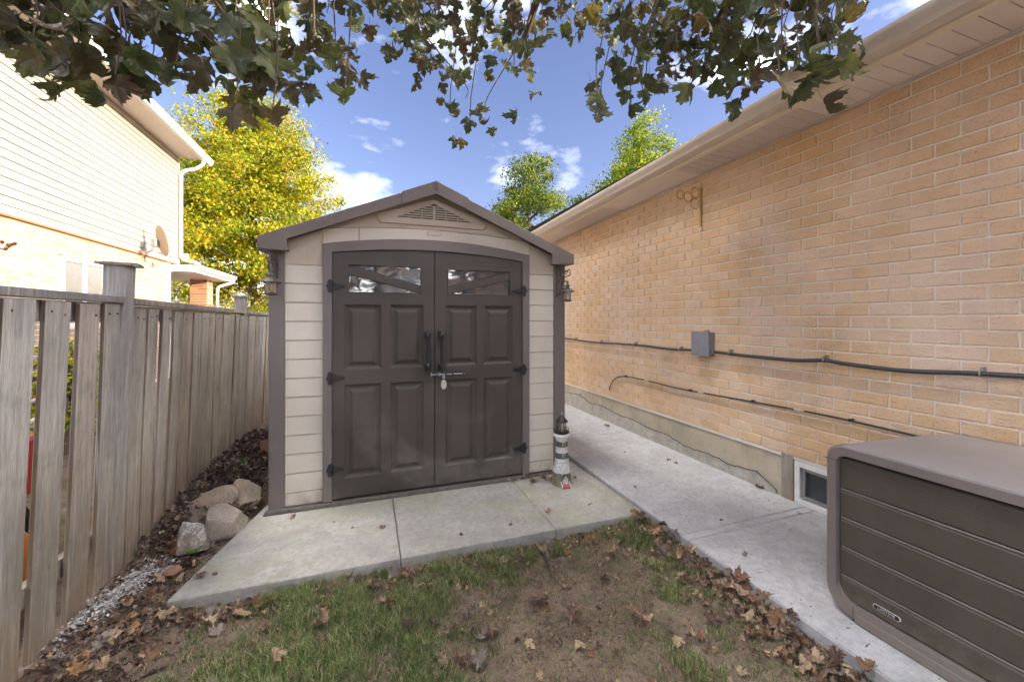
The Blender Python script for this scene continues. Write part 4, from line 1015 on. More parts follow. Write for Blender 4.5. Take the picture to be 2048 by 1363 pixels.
# badge with its lettering
by, bz = 1.085, .128
bp = [(by + sgn * .038 + (.012 if sgn > 0 else -.012) * math.cos(a), bz + .0115 * math.sin(a)) for sgn, rng_ in ((1, (-90, 90)), (-1, (-90, 90))) for a in [R(t_) * (1 if sgn > 0 else -1) for t_ in range(rng_[0], rng_[1] + 1, 30)]]
xf = sx_ + .024
bd = MB().prism(bp, xf, xf + .006, 'x').build('badge', M['chips'], bx)
MB().prism([(by + (y - by) * .93, bz + (z_ - bz) * .8) for y, z_ in bp], xf - .0008, xf + .001, 'x').build('badge_field', M['black'], bd)
tcu = bpy.data.curves.new('lettering', 'FONT'); tcu.body = 'LIFETIME'; tcu.size = .0165; tcu.extrude = .0004; tcu.align_x = 'CENTER'; tcu.align_y = 'CENTER'
to = bpy.data.objects.new('tmp', tcu); C.objects.link(to)
bpy.context.view_layer.update()
tme = bpy.data.meshes.new_from_object(to.evaluated_get(bpy.context.evaluated_depsgraph_get())); bpy.data.objects.remove(to)
tme.materials.clear(); tme.materials.append(M['chips']); tme.name = 'lettering'
tobj = inst(tme, 'lettering', (xf - .0012, by, bz), bd, rot=(R(90), 0, R(-90)))

# ------------------------------------------------------------------ fence
fn = empty('board_fence', (-1.325, 3.0, -.08), 'weathered grey wooden board fence beside the shed', 'fence')
FX = -1.325
random.seed(21)
def board(y0, y1, zb, zt_, lean=0.0):
    b = MB(); xj = random.uniform(-.003, .003); tw = random.uniform(-.005, .005)
    n = 6; vs_ = []
    for i in range(n + 1):
        t_ = i / n; z_ = zb + (zt_ - zb) * t_; w = .0016 * math.sin(t_ * 5 + y0 * 9) + lean * (1 - t_)
        o = xj + .003 * math.sin(t_ * 3 + y0 * 5)
        vs_ += [(FX + o + tw, y0 + w, z_), (FX + o - tw, y1 + w, z_), (FX + o - .02 - tw, y1 + w, z_), (FX + o - .02 + tw, y0 + w, z_)]
    fs = [(0, 1, 2, 3), tuple(n * 4 + k for k in (3, 2, 1, 0))]
    for i in range(n):
        for k in range(4): fs.append((i * 4 + k, i * 4 + (k + 1) % 4, (i + 1) * 4 + (k + 1) % 4, (i + 1) * 4 + k))
    bo_ = b.add(vs_, fs).build('board', M['board'], fn, bevel=.0025)
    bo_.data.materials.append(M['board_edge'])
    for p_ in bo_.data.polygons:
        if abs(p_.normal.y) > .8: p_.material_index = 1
    for zz_ in (zt_ - .055,):
        for yy_ in (y0 + .03, y1 - .035): 
            nz_ = zz_ + random.uniform(-.012, .012)
            MB().box(FX + .0, FX + .0045, yy_ - .0025, yy_ + .0025, nz_ - .005, nz_ + .005).build('nail', M['crack'], bo_)
BT = 1.468
ylist = []
y = .66
while y < 2.0: ylist.append((y, y + .152)); y += .199
ylist = [(1.045 + .2 * k - .6, 1.045 + .2 * k - .6 + .155) for k in range(0, 8)]
ylist += [(2.045, 2.203), (2.250, 2.410), (2.452, 2.630), (2.664, 2.812)]
for y0, y1 in ylist: board(y0 + .004, y1 - .010, -.06 + random.uniform(-.02, .01), BT + random.uniform(-.006, .004))
y = 2.945; k = 0
while y < 9.0:
    if not (5.10 < y + .08 < 5.24 or 7.42 < y + .08 < 7.56):
        w = .138 + random.uniform(-.01, .010); board(y, y + w, -.05 + random.uniform(-.02, .01), 1.452 - (y - 2.9) * .011 + random.uniform(-.006, .004)); y += w + random.uniform(.030, .042)
    else: y += .12
def postf(y0, zt_, w=.103):
    MB().box(FX - .098, FX + .004, y0, y0 + w, -.15, zt_).build('post', M['post'], fn, bevel=.004)
    MB().prism([(y0 - .025, zt_), (y0 + w + .025, zt_), (y0 + w + .025, zt_ + .016), (y0 + w * .5, zt_ + .024), (y0 - .025, zt_ + .016)], FX - .125, FX + .03, 'x').build('post_cap', M['post'], fn, bevel=.003)
postf(2.826, 1.685); postf(5.13, 1.625); postf(7.45, 1.60); postf(.35, 1.70)
for y0, y1, z0, z1 in ((.453, 2.824, 1.475, 1.477), (2.931, 5.128, 1.472, 1.448), (5.235, 7.448, 1.446, 1.422), (7.555, 9.0, 1.42, 1.40)):
    for (xa, xb, h0, h1) in ((FX - .10, FX + .012, 0, .037), (FX - .060, FX - .024, -.098, -.006), (FX - .060, FX - .024, -1.29, -1.20)):
        MB().add([(xa, y0, z0 + h0), (xb, y0, z0 + h0), (xb, y1, z1 + h0), (xa, y1, z1 + h0), (xa, y0, z0 + h1), (xb, y0, z0 + h1), (xb, y1, z1 + h1), (xa, y1, z1 + h1)],
                 [(0, 3, 2, 1), (4, 5, 6, 7), (0, 1, 5, 4), (1, 2, 6, 5), (2, 3, 7, 6), (3, 0, 4, 7)]).build('rail', M['rail'], fn, bevel=.003)
fn.rotation_euler = (0, math.atan(.055 / 1.58), 0)

# ------------------------------------------------------------------ neighbour's things behind the fence
pb = empty('pumpkin_tub', (-1.85, 2.55, -.08), 'orange pumpkin shaped plastic tub glimpsed through the fence gaps', 'tub')
prof = []; b = MB(); seg = 32; vs_ = []; fs = []
hh = [0, .05, .15, .27, .38, .46, .52, .55]; rr_ = [.16, .22, .28, .31, .30, .25, .16, .05]
for z_, r_ in zip(hh, rr_):
    for k in range(seg):
        a = 2 * math.pi * k / seg; q_ = r_ * (1 + .05 * abs(math.sin(a * 4))); vs_.append((-1.85 + q_ * math.cos(a), 2.55 + q_ * math.sin(a), z_ - .08))
for i in range(len(hh) - 1):
    for k in range(seg): fs.append((i * seg + k, i * seg + (k + 1) % seg, (i + 1) * seg + (k + 1) % seg, (i + 1) * seg + k))
fs.append(tuple(range((len(hh) - 1) * seg, len(hh) * seg)))
b.add(vs_, fs).build('shell', M['pumpkin'], pb, True)
MB().tube([(-1.85, 2.55, .47), (-1.84, 2.55, .52), (-1.82, 2.56, .55)], .03, 8).build('stalk', M['weed'], pb, True)
rc_ = empty('garden_cart', (-2.2, 2.95, -.08), 'red garden cart with white metal rails behind the fence', 'cart')
MB().prism([(2.55, .30), (3.35, .30), (3.45, .66), (2.45, .66)], -2.5, -1.95, 'x').build('tray', M['red'], rc_, bevel=.02)
for z_ in (.74, .86):
    MB().tube([(-1.93, 2.5, z_ - .1), (-1.93, 2.5, z_), (-1.93, 3.4, z_ + .03), (-1.93, 3.4, z_ - .1)], .012, 8).build('rail', M['white'], rc_, True)
for yy in (2.75, 3.2):
    MB().torus((-2.0, yy, .12), .16, .035, (1, 0, 0), 20).build('wheel', M['black'], rc_, True)
    MB().tube([(-2.4, yy, .12), (-1.98, yy, .12), (-1.98, yy, .3)], .015, 6).build('axle', M['steel'], rc_)
# ------------------------------------------------------------------ leaves
HALF = [(.0, .0), (.10, -.07), (.22, -.07), (.40, -.15), (.36, -.02), (.28, .06), (.42, .12), (.50, .20), (.63, .18), (.57, .29), (.72, .43), (.54, .42), (.50, .53), (.36, .45), (.21, .44), (.22, .58), (.33, .66), (.21, .72), (.20, .84), (.10, .84), (.0, 1.06)]
OUT = HALF + [(-x, y) for x, y in HALF[-2:0:-1]]
def leaf_geo(curl, fold, crump, seed, ring=True, stem=True):
    rs = random.Random(seed); ph = rs.uniform(0, 6); cxy = (0, .32)
    P = [cxy] + ([(cxy[0] + (x - cxy[0]) * .5, cxy[1] + (y - cxy[1]) * .5) for x, y in OUT] if ring else []) + OUT
    n = len(OUT); fs = []
    if ring:
        fs += [(0, 1 + i, 1 + (i + 1) % n) for i in range(n)]
        fs += [(1 + i, 1 + n + i, 1 + n + (i + 1) % n, 1 + (i + 1) % n) for i in range(n)]
    else: fs += [(0, 1 + i, 1 + (i + 1) % n) for i in range(n)]
    V_ = []
    for i, (x, y) in enumerate(P):
        r2 = x * x + (y - .32) ** 2
        a = math.atan2(y - .32, x)
        z_ = curl * r2 + fold * abs(x) + crump * (math.sin(a * 3 + ph) * r2 * 1.6 + .25 * math.sin(a * 7 + ph * 2) * r2)
        if i > n: z_ += crump * .25 * rs.uniform(-1, 1) * r2
        sc = 1 - min(.55, .55 * abs(curl) * r2 * 1.5)
        V_.append((x * sc, .32 + (y - .32) * sc, z_))
    if stem:
        b = len(V_); V_ += [(-.012, .02, 0), (.012, .02, 0), (.010, -.30, -.06 + crump * .3), (-.006, -.30, -.06 + crump * .3), (.02, -.55, -.16), (.008, -.55, -.16)]
        fs += [(b, b + 1, b + 2, b + 3), (b + 3, b + 2, b + 4, b + 5)]
    return V_, fs
def dry_geo(roll, bend, wav, seed, ring=True, stem=True):
    V_, fs = leaf_geo(0, 0, 0, seed, ring, stem); o = []
    for x, y, z_ in V_:
        y -= .3
        n1_ = mnoise.noise(Vector((x * 1.7, y * 1.7, seed * 3.1))); n2_ = mnoise.noise(Vector((x * 4.2, y * 4.2, seed * 1.7)))
        r_ = roll * (1 + .5 * n1_)
        X = math.sin(x * r_) / r_; Z = (1 - math.cos(x * r_)) / r_
        b_ = bend * (1 + .6 * n2_); Y = math.sin(y * b_) / b_; Z += (1 - math.cos(y * b_)) / b_
        Z += wav * (n1_ * .8 + n2_ * .45)
        o.append((X + .08 * n2_, Y + .08 * n1_, Z + z_ * .5))
    return o, fs
def dry_me(name, mat, *a, **k):
    V_, fs = dry_geo(*a, **k); me = bpy.data.meshes.new(name); me.from_pydata(V_, [], fs); me.materials.append(mat); me.update()
    return me, V_, fs
def leaf_me(name, mat, *a, **k):
    V_, fs = leaf_geo(*a, **k); me = bpy.data.meshes.new(name); me.from_pydata(V_, [], fs); me.materials.append(mat); me.update()
    return me, V_, fs
FRESH = [leaf_me('leaf', M['maple'], c_, f_, cr_, i) for i, (c_, f_, cr_) in enumerate([(.3, .2, .15), (-.5, .3, .2), (.7, -.2, .3), (.15, .6, .15), (-.3, -.4, .25), (1.0, .4, .35), (-.8, .5, .3), (.4, .8, .2)])]
DRY = [dry_me('fallen_leaf', M['dry'], c_, f_, cr_, 20 + i) for i, (c_, f_, cr_) in enumerate([(1.4, .9, .35), (2.2, .7, .4), (1.0, 1.6, .45), (2.8, 1.1, .3), (-1.3, -.8, .5), (-2.0, .9, .45), (.5, .4, .2), (1.8, -1.2, .5), (-.9, -1.5, .5)])]
def leaf_basis(nrm, tip):
    nrm = nrm.normalized(); y = (tip - nrm * tip.dot(nrm)).normalized(); x = y.cross(nrm)
    return Matrix((x, y, nrm)).transposed()

# ---- the maple whose branches hang into the top of the picture
mt_ = empty('maple_tree', (.2, -2.6, -.08), 'dark leaved maple whose hanging branches fill the top of the view', 'tree')
MB().tube(smoothpath([(.2, -2.6, -.15), (.22, -2.58, .8), (.15, -2.5, 1.9), (.25, -2.3, 3.0), (.3, -2.2, 4.2)], 5), [.19 - .004 * i for i in range(21)], 12).build('trunk', M['bark'], mt_, True)
prof_u = [(-60, 150), (0, 130), (50, 150), (100, 150), (150, 190), (200, 165), (240, 205), (300, 195), (330, 120), (400, 120), (440, 190), (470, 255), (500, 215), (560, 265), (600, 225), (650, 195), (690, 225), (705, 90), (740, 70), (760, 110), (800, 130), (850, 150), (880, 200), (910, 240), (945, 265), (985, 250), (1000, 160), (1040, 150), (1080, 100), (1120, 120), (1150, 150), (1180, 150), (1215, 190), (1260, 245), (1290, 235), (1340, 190), (1400, 165), (1480, 190), (1510, 160), (1570, 200), (1640, 170), (1690, 140), (1704, 20), (1740, -60), (2100, -300)]
def vlow(u):
    for (a, b), (c, d) in zip(prof_u, prof_u[1:]):
        if a <= u <= c: return b + (d - b) * (u - a) / (c - a)
    return -300
def kdist(u):
    pts = [(-200, 1.55), (200, 1.6), (500, 1.75), (700, 2.3), (950, 2.75), (1250, 2.5), (1450, 2.0), (1600, 1.75), (2100, 1.9)]
    for (a, b), (c, d) in zip(pts, pts[1:]):
        if a <= u <= c: return b + (d - b) * (u - a) / (c - a)
    return 2
random.seed(11)
leaves = []   # (pos, basis, scale)
twigs = MB(); wood_parts = []
limbs = [smoothpath([(.25, -2.35, 3.2), (-.4, -1.2, 3.75), (-.8, .2, 3.7), (-.95, 1.4, 3.35), (-1.0, 2.0, 3.1)], 6),
         smoothpath([(.28, -2.25, 3.5), (.1, -1.0, 4.0), (.1, .6, 4.0), (.15, 1.9, 3.75), (.3, 2.9, 3.45)], 6),
         smoothpath([(.3, -2.25, 3.4), (.8, -1.2, 3.9), (1.3, .2, 3.9), (1.6, 1.2, 3.7), (1.75, 2.1, 3.45)], 6),
         smoothpath([(.1, .6, 4.0), (-.3, 1.6, 3.9), (-.35, 2.4, 3.6), (-.3, 2.8, 3.3)], 6),
         smoothpath([(1.3, .2, 3.9), (1.1, 1.4, 3.9), (1.1, 2.3, 3.7), (1.1, 2.9, 3.4)], 6)]
for l_ in limbs:
    n = len(l_); MB().tube(l_, [.055 * (1 - .8 * i / n) + .006 for i in range(n)], 8).build('branch', M['bark'], mt_, True)
allp = [p for l_ in limbs for p in l_]
def add_cluster(u, v, k, nl, spread=.11, sc=.105):
    p0 = at(u, v, k)
    q0 = min(allp, key=lambda p: (p - (p0 + Vector((0, -.2, .7)))).length)
    if random.random() < .25:
        mid = p0.lerp(q0, .5) + Vector((random.uniform(-.08, .08), random.uniform(-.08, .08), .12))
        twigs.tube(smoothpath([q0, mid, p0 + Vector((0, 0, .10)), p0], 4), [.006 - .0003 * i for i in range(13)], 4)
    for _ in range(nl):
        p = p0 + Vector((random.gauss(0, spread), random.gauss(0, spread), random.gauss(0, spread * .8)))
        nrm = Vector((random.gauss(0, .6), random.gauss(-1, .45), random.gauss(.0, .45)))
        tip = Vector((random.gauss(0, .4), random.gauss(0, .35), -1.0 + random.gauss(0, .25)))
        leaves.append((p, leaf_basis(nrm, tip), sc * random.uniform(.62, 1.15)))
u = -80
cl = []
while u < 1720:
    vl = vlow(u)
    for v in np.arange(-60, vl - 14, 34):
        uu = u + random.uniform(-24, 24); vv = v + random.uniform(-22, 22)
        if vv > vlow(uu) - 26: continue
        if mnoise.noise(Vector((uu / 95.0, vv / 80.0, 4.2))) < -.20 and vv > -20 and uu < 1480: continue
        cl.append((uu, vv))
    u += 34
for uu, vv in cl:
    k = kdist(uu) * random.uniform(.92, 1.14)
    add_cluster(uu, vv, k, random.choice((2, 2, 3)) + (1 if k > 2.1 else 0), .04 * k, .125 if k < 2.1 else .112)
# hero leaves at the ragged lower edge
for (u_, v_, k, s_) in ((470, 232, 1.6, .125), (395, 110, 1.7, .09), (545, 245, 1.7, .11), (690, 205, 1.9, .11), (940, 262, 2.5, .11), (1193, 205, 2.1, .125), (1203, 240, 2.1, .11), (1262, 235, 2.4, .11), (1560, 180, 1.6, .12), (1640, 150, 1.7, .11), (1600, 150, 1.65, .11), (1520, 160, 1.7, .11), (1670, 110, 1.7, .11), (145, 165, 1.5, .10), (230, 175, 1.5, .115), (60, 120, 1.5, .11), (1500, 165, 1.9, .12), (1028, 160, 2.4, .07), (270, 170, 1.6, .1), (900, 235, 2.6, .09), (1285, 205, 2.4, .10), (350, 165, 1.6, .08)):
    p = at(u_, v_ - 25, k); nrm = Vector((random.gauss(-.2, .2), -1, random.gauss(0, .25))); tip = Vector((random.gauss(0, .25), 0, -1))
    leaves.append((p, leaf_basis(nrm, tip), s_))
    twigs.tube([p, p + Vector((.01, .02, .14)), p + Vector((.03, -.05, .35))], .003, 4)
vis = list(leaves)
# the rest of the crown, over and behind the camera
crown = []
for _ in range(1300):
    l_ = random.choice(limbs); p = random.choice(l_[6:]) + Vector((random.gauss(0, .38), random.gauss(0, .38), random.gauss(.30, .32)))
    d = p - Vector((0, 0, CAM_H)); dep = d.x * _s + d.y * _c
    if dep > .2:
        vv = 637 - 805 * d.z / dep
        if vv > -40: continue
    if p.z < 2.5: continue
    crown.append((p, leaf_basis(Vector((random.gauss(0, .8), random.gauss(0, .8), random.gauss(.6, .5))), Vector((random.gauss(0, .6), random.gauss(0, .6), -.8))), .105 * random.uniform(.7, 1.2)))
def size_px(t_):
    d = t_[0] - Vector((0, 0, CAM_H)); dep = max(.3, d.x * _s + d.y * _c); v_ = 637 - 805 * d.z / dep
    return t_[2] / dep - (1 if v_ < -10 else 0)
vis.sort(key=size_px, reverse=True)
for p, B, s_ in vis[:295]:
    inst(random.choice(FRESH)[0], 'leaf', p, mt_, B.to_euler(), s_)
def leafmass(items, geos, name, mat, parent=None, kind='stuff', origin=(0, 0, 0)):
    V3 = []; F3 = []; V4 = []; cnt = 0
    mb = MB(); vs_all = []; tris = []
    for p, B, s_ in items:
        V_, fs = random.choice(geos); b0 = cnt
        A = (np.array(V_) * s_) @ np.array(B).T + np.array(p); vs_all.append(A); cnt += len(V_)
        for f_ in fs:
            if len(f_) == 3: tris.append((f_[0] + b0, f_[1] + b0, f_[2] + b0))
            else: tris.append((f_[0] + b0, f_[1] + b0, f_[2] + b0)); tris.append((f_[0] + b0, f_[2] + b0, f_[3] + b0))
    return npmesh(name, np.concatenate(vs_all), np.array(tris).ravel(), 3, mat, parent, kind, origin)
leafmass(vis[295:], [(g_[1], g_[2]) for g_ in FRESH], 'outer_leaves', M['maple'], mt_)
CG = [leaf_geo(.3, .2, .1, 50 + i, ring=False, stem=False) for i in range(3)]
leafmass(crown, CG, 'crown', M['maple'], mt_)
twigs.build('twigs', M['twig'], mt_, kind='stuff')

# ---- background trees
def bg_tree(name, u, depth, w, ztop, zbot, mat, label, nclump, nleaf, lsize, seed, group=None, clump_r=.55, fill=.35):
    rs = np.random.default_rng(seed); c = ray(u, 637) * depth
    root = empty(name, (c.x, c.y, -.08), label, 'tree', group)
    h = ztop - zbot; cz = zbot + h * .48
    pts = []
    while len(pts) < nclump:
        d_ = rs.normal(size=3); d_ /= np.linalg.norm(d_); rad = (fill + (1 - fill) * rs.random()) ** .6
        wob = 1 + .22 * mnoise.noise(Vector((d_[0] * 2.3 + seed, d_[1] * 2.3, d_[2] * 2.3)))
        tz = d_[2] * rad * wob; taper = 1 - .40 * max(0, tz) ** 1.3
        pts.append((c.x + d_[0] * rad * wob * w / 2 * taper, c.y + d_[1] * rad * wob * w / 2 * taper, cz + tz * h * .52))
    pts = np.array(pts)
    tr = MB(); z0 = -.15; hgt = cz + h * .25
    tr.tube([(c.x, c.y, z0), (c.x + .1, c.y, zbot), (c.x - .05, c.y + .1, cz), (c.x, c.y, hgt)], [.22, .17, .11, .03], 10)
    tr.build('trunk', M['bark'], root, True)
    br_ = MB()
    for i in range(0, nclump, max(1, nclump // 70)):
        p = pts[i]; st = Vector((c.x, c.y, max(zbot * .9, min(hgt, p[2] - .25 * np.hypot(p[0] - c.x, p[1] - c.y)))))
        e = Vector(p.tolist()); mid = st.lerp(e, .5) + Vector((0, 0, .15)); br_.tube([st, mid, e], [.05, .03, .008], 5)
    br_.build('limbs', M['bark'], root, True, kind='stuff')
    ci = rs.integers(0, nclump, nleaf); off = rs.normal(size=(nleaf, 3)) * clump_r * np.array([1, 1, .6]) * rs.uniform(.5, 1.15, size=(nclump, 1))[ci]
    P = pts[ci] + off
    a = rs.normal(size=(nleaf, 3)); a /= np.linalg.norm(a, axis=1)[:, None]
    b = rs.normal(size=(nleaf, 3)); b -= a * (a * b).sum(1)[:, None]; b /= np.linalg.norm(b, axis=1)[:, None]
    n_ = np.cross(a, b); s_ = (lsize * rs.uniform(.6, 1.25, nleaf))[:, None]
    V_ = np.stack([P - a * s_, P + b * s_ * .62 + n_ * s_ * .25, P + a * s_, P - b * s_ * .62 + n_ * s_ * .2], 1).reshape(-1, 3)
    F_ = (np.arange(nleaf)[:, None] * 4 + np.array([0, 1, 2, 0, 2, 3])).ravel()
    npmesh('crown', V_, F_, 3, mat, root, 'stuff', (c.x, c.y, cz))
    return root
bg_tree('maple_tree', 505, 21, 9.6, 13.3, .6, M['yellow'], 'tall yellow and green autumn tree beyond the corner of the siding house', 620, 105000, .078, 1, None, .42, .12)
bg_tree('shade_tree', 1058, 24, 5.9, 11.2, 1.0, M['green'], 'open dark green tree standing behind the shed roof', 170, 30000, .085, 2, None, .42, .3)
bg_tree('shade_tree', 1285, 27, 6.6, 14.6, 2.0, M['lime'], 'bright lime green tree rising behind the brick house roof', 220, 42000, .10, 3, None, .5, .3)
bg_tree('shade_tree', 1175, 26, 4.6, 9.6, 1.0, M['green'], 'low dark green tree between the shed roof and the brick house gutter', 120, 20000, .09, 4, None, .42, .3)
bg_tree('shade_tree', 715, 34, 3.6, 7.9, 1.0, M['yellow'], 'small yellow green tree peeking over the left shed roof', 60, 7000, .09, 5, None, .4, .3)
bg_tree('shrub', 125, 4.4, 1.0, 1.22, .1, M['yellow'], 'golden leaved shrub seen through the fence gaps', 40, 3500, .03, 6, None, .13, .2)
# budded stem at the left edge
st_ = empty('budded_stem', onx(0, 486, -2.0), 'thin reddish stem with buds poking up at the left above the fence', 'plant stem')
p0 = onx(-12, 492, -2.0); p1 = onx(10, 500, -2.0); p2 = onx(28, 488, -2.0)
MB().tube([onx(-30, 700, -2.0), onx(-22, 600, -2.0), p0, p1, p2], .005, 5).build('stem', M['orange_trim'], st_, True)
for q_ in (onx(4, 484, -2.0), onx(12, 497, -2.0), onx(24, 489, -2.0), onx(30, 487, -2.0), onx(16, 490, -2.0)):
    MB().lathe(q_.x, q_.y, [(.001, q_.z - .012), (.009, q_.z - .004), (.010, q_.z + .004), (.002, q_.z + .013)], 8).build('bud', M['orange_trim'], st_, True)

# ------------------------------------------------------------------ stones by the fence
def stone(c, dims, seed, mat, label, rotz=0, name='stone', cuts=9, cat='stone'):
    rs = random.Random(seed); bm = bmesh.new(); bmesh.ops.create_icosphere(bm, subdivisions=4, radius=1)
    pl_ = []
    for _ in range(cuts):
        n_ = Vector((rs.gauss(0, 1), rs.gauss(0, 1), rs.gauss(.1, .8))).normalized(); pl_.append((n_, rs.uniform(.40, .68)))
    for v_ in bm.verts:
        p = v_.co.copy()
        for n_, d_ in pl_:
            e = p.dot(n_) - d_
            if e > 0: p -= n_ * e * .985
        p += p.normalized() * (.03 * mnoise.noise(p * 2.5 + Vector((seed, 0, 0))) + .015 * mnoise.noise(p * 9))
        v_.co = Vector((p.x * dims[0], p.y * dims[1], p.z * dims[2]))
    me = bpy.data.meshes.new(name); bm.to_mesh(me); bm.free(); me.materials.append(mat)
    me.polygons.foreach_set('use_smooth', [True] * len(me.polygons)); me.set_sharp_from_angle(angle=R(28))
    o = inst(me, name, c, None, (rs.uniform(-.15, .15), rs.uniform(-.15, .15), rotz)); return tag(o, label, cat)
stone((-.885, 3.165, .055), (.20, .15, .135), 5, M['rock1'], 'large angular grey stone at the front of the stone pile by the shed', .3)
stone((-1.03, 3.40, .085), (.20, .155, .14), 9, M['rock2'], 'flat topped brown stone leaning on the fence side of the pile', -.5)
stone((-.84, 3.42, .085), (.15, .14, .15), 13, M['rock2'], 'rounded brown stone nearest the shed corner post', .9)
stone((-1.005, 2.98, .045), (.125, .14, .14), 17, M['rock3'], 'white spattered stone at the left front of the stone pile', .2)
stone((-1.00, 2.70, .005), (.07, .04, .03), 23, M['brickbit'], 'reddish brick fragment lying in the leaf litter', .9, 'brick_fragment', cat='brick fragment')
stone((-1.06, 2.735, .0), (.065, .04, .03), 27, M['rock3'], 'small pale flat stone beside the brick fragment', .2)
stone((-1.08, 2.30, -.02), (.045, .035, .02), 31, M['rock1'], 'small grey pebble beside the near corner of the slab', .2)
stk = empty('wooden_stake', (-.89, 4.25, 0), 'short brown wooden stake standing in the mulch behind the stones', 'stake')
MB().box(-.925, -.865, 4.24, 4.27, -.1, .27).build('shaft', M['brickbit'], stk, bevel=.004)

# scatter helper: triangles / chips
def chips(name, pts, smin, smax, mat, flat=.25, seed=1, label=None):
    rs = np.random.default_rng(seed); n = len(pts); P = np.array(pts)
    A = rs.normal(size=(n, 3)); A[:, 2] *= .5; A /= np.linalg.norm(A, axis=1)[:, None]
    B = rs.normal(size=(n, 3)); B[:, 2] *= .5; B -= A * (A * B).sum(1)[:, None]; B /= np.linalg.norm(B, axis=1)[:, None]
    N_ = np.cross(A, B); s_ = rs.uniform(smin, smax, n)[:, None]; w_ = s_ * rs.uniform(.3, .9, n)[:, None]; t_ = s_ * flat
    V_ = np.stack([P - A * s_ - N_ * t_, P + B * w_ - N_ * t_, P + A * s_ - N_ * t_, P - B * w_ - N_ * t_, P + A * s_ * .2 + N_ * t_ + B * w_ * .2], 1).reshape(-1, 3)
    F_ = (np.arange(n)[:, None] * 5 + np.array([0, 1, 4, 1, 2, 4, 2, 3, 4, 3, 0, 4])).ravel()
    o = npmesh(name, V_, F_, 3, mat, None, 'stuff'); tag(o, label); return o
rs = random.Random(5)
pts = []
for _ in range(4200):
    x = rs.uniform(-1.30, -.70); y = rs.uniform(3.0, 5.4)
    if y < 3.3 and x > -1.12: continue
    if y < 3.62 and x > -.75: continue
    hgt = .03 + .10 * max(0, 1 - abs(y - 4.2) / 1.4) * (1 - .5 * abs(x + .95) / .3)
    pts.append((x, y, gz(x, y) + rs.uniform(0, 1) ** .5 * (hgt + .05)))
o = chips('mulch', pts, .008, .028, M['mulch'], .2, 3, 'dark mulch and dead leaves heaped between fence and shed')
pts = []
for _ in range(1300):
    t_ = rs.gauss(0, .5); x = -1.19 + rs.gauss(0, .045) + .08 * t_; y = 2.62 + t_ * .25
    pts.append((x, y, gz(x, y) + rs.uniform(.0, .03)))
chips('white_gravel', pts, .004, .013, M['chips'], .4, 4, 'patch of crushed white gravel at the foot of the fence')
pts = []
for _ in range(1200):
    x = rs.uniform(-1.3, -.86); y = rs.uniform(1.6, 3.1); pts.append((x, y, gz(x, y) + rs.uniform(0, .02)))
chips('leaf_crumbs', pts, .006, .02, M['mulch'], .15, 6, 'crumbled brown leaf litter along the foot of the fence')
pts = []
for _ in range(9000):
    x = rs.uniform(-1.3, 1.86); y = rs.uniform(.7, 2.42); pts.append((x, y, gz(x, y) + .001))
chips('soil_crumbs', pts, .0018, .0065, M['soil'], .5, 8, 'small clods and grit scattered on the bare soil')

# ------------------------------------------------------------------ fallen leaves
random.seed(33)
DRYC = {'tan': [(.42, .30, .18), (.54, .41, .27)], 'rust brown': [(.22, .12, .07), (.34, .19, .11)], 'dark brown': [(.10, .065, .05), (.17, .11, .08)], 'grey brown': [(.20, .165, .14), (.30, .25, .21)], 'orange brown': [(.38, .22, .10), (.50, .31, .15)]}
for k_, (a_, b_) in DRYC.items(): M[k_] = leafmat('dry_leaf_' + k_.replace(' ', '_'), [(0, a_), (1, b_)], .2, .7)
def scatter_leaf(x, y, z_, s_, zone, group, upright):
    colr = random.choices(list(DRYC), (4, 4, 3, 2, 1.5))[0]
    size = 'small' if s_ < .047 else ('large' if s_ > .068 else 'medium')
    gi = random.randrange(len(DRY)); shape = ('cupped', 'rolled', 'folded', 'tightly rolled', 'arched', 'wavy', 'flat', 'twisted', 'bent')[gi]
    return ground_leaf(x, y, z_, s_, f'{size} {colr} {shape} maple leaf {zone}', group, mat=colr, upright=upright, geo=DRY[gi])
def ground_leaf(x, y, z_, s_, label, group=None, mat=None, upright=.35, name='fallen_leaf', geo=None):
    me = (geo or random.choice(DRY))[0]
    if mat:
        key = me.name + mat
        me2 = bpy.data.meshes.get(key) or me.copy(); me2.name = key; me2.materials.clear(); me2.materials.append(M[mat]); me = me2
    nrm = Vector((random.gauss(0, upright), random.gauss(0, upright), 1)); tip = Vector((random.gauss(0, 1), random.gauss(0, 1), 0))
    B = leaf_basis(nrm, tip)
    o = inst(me, name, (0, 0, 0), None, B.to_euler(), s_)
    zmin = min((B @ (v_.co * s_)).z for v_ in me.vertices)
    cen = sum(((B @ (v_.co * s_)) for v_ in me.vertices), Vector()) / len(me.vertices)
    o.location = (x - cen.x, y - cen.y, z_ - zmin * .85 - .002)
    return tag(o, label, 'fallen leaf', group)
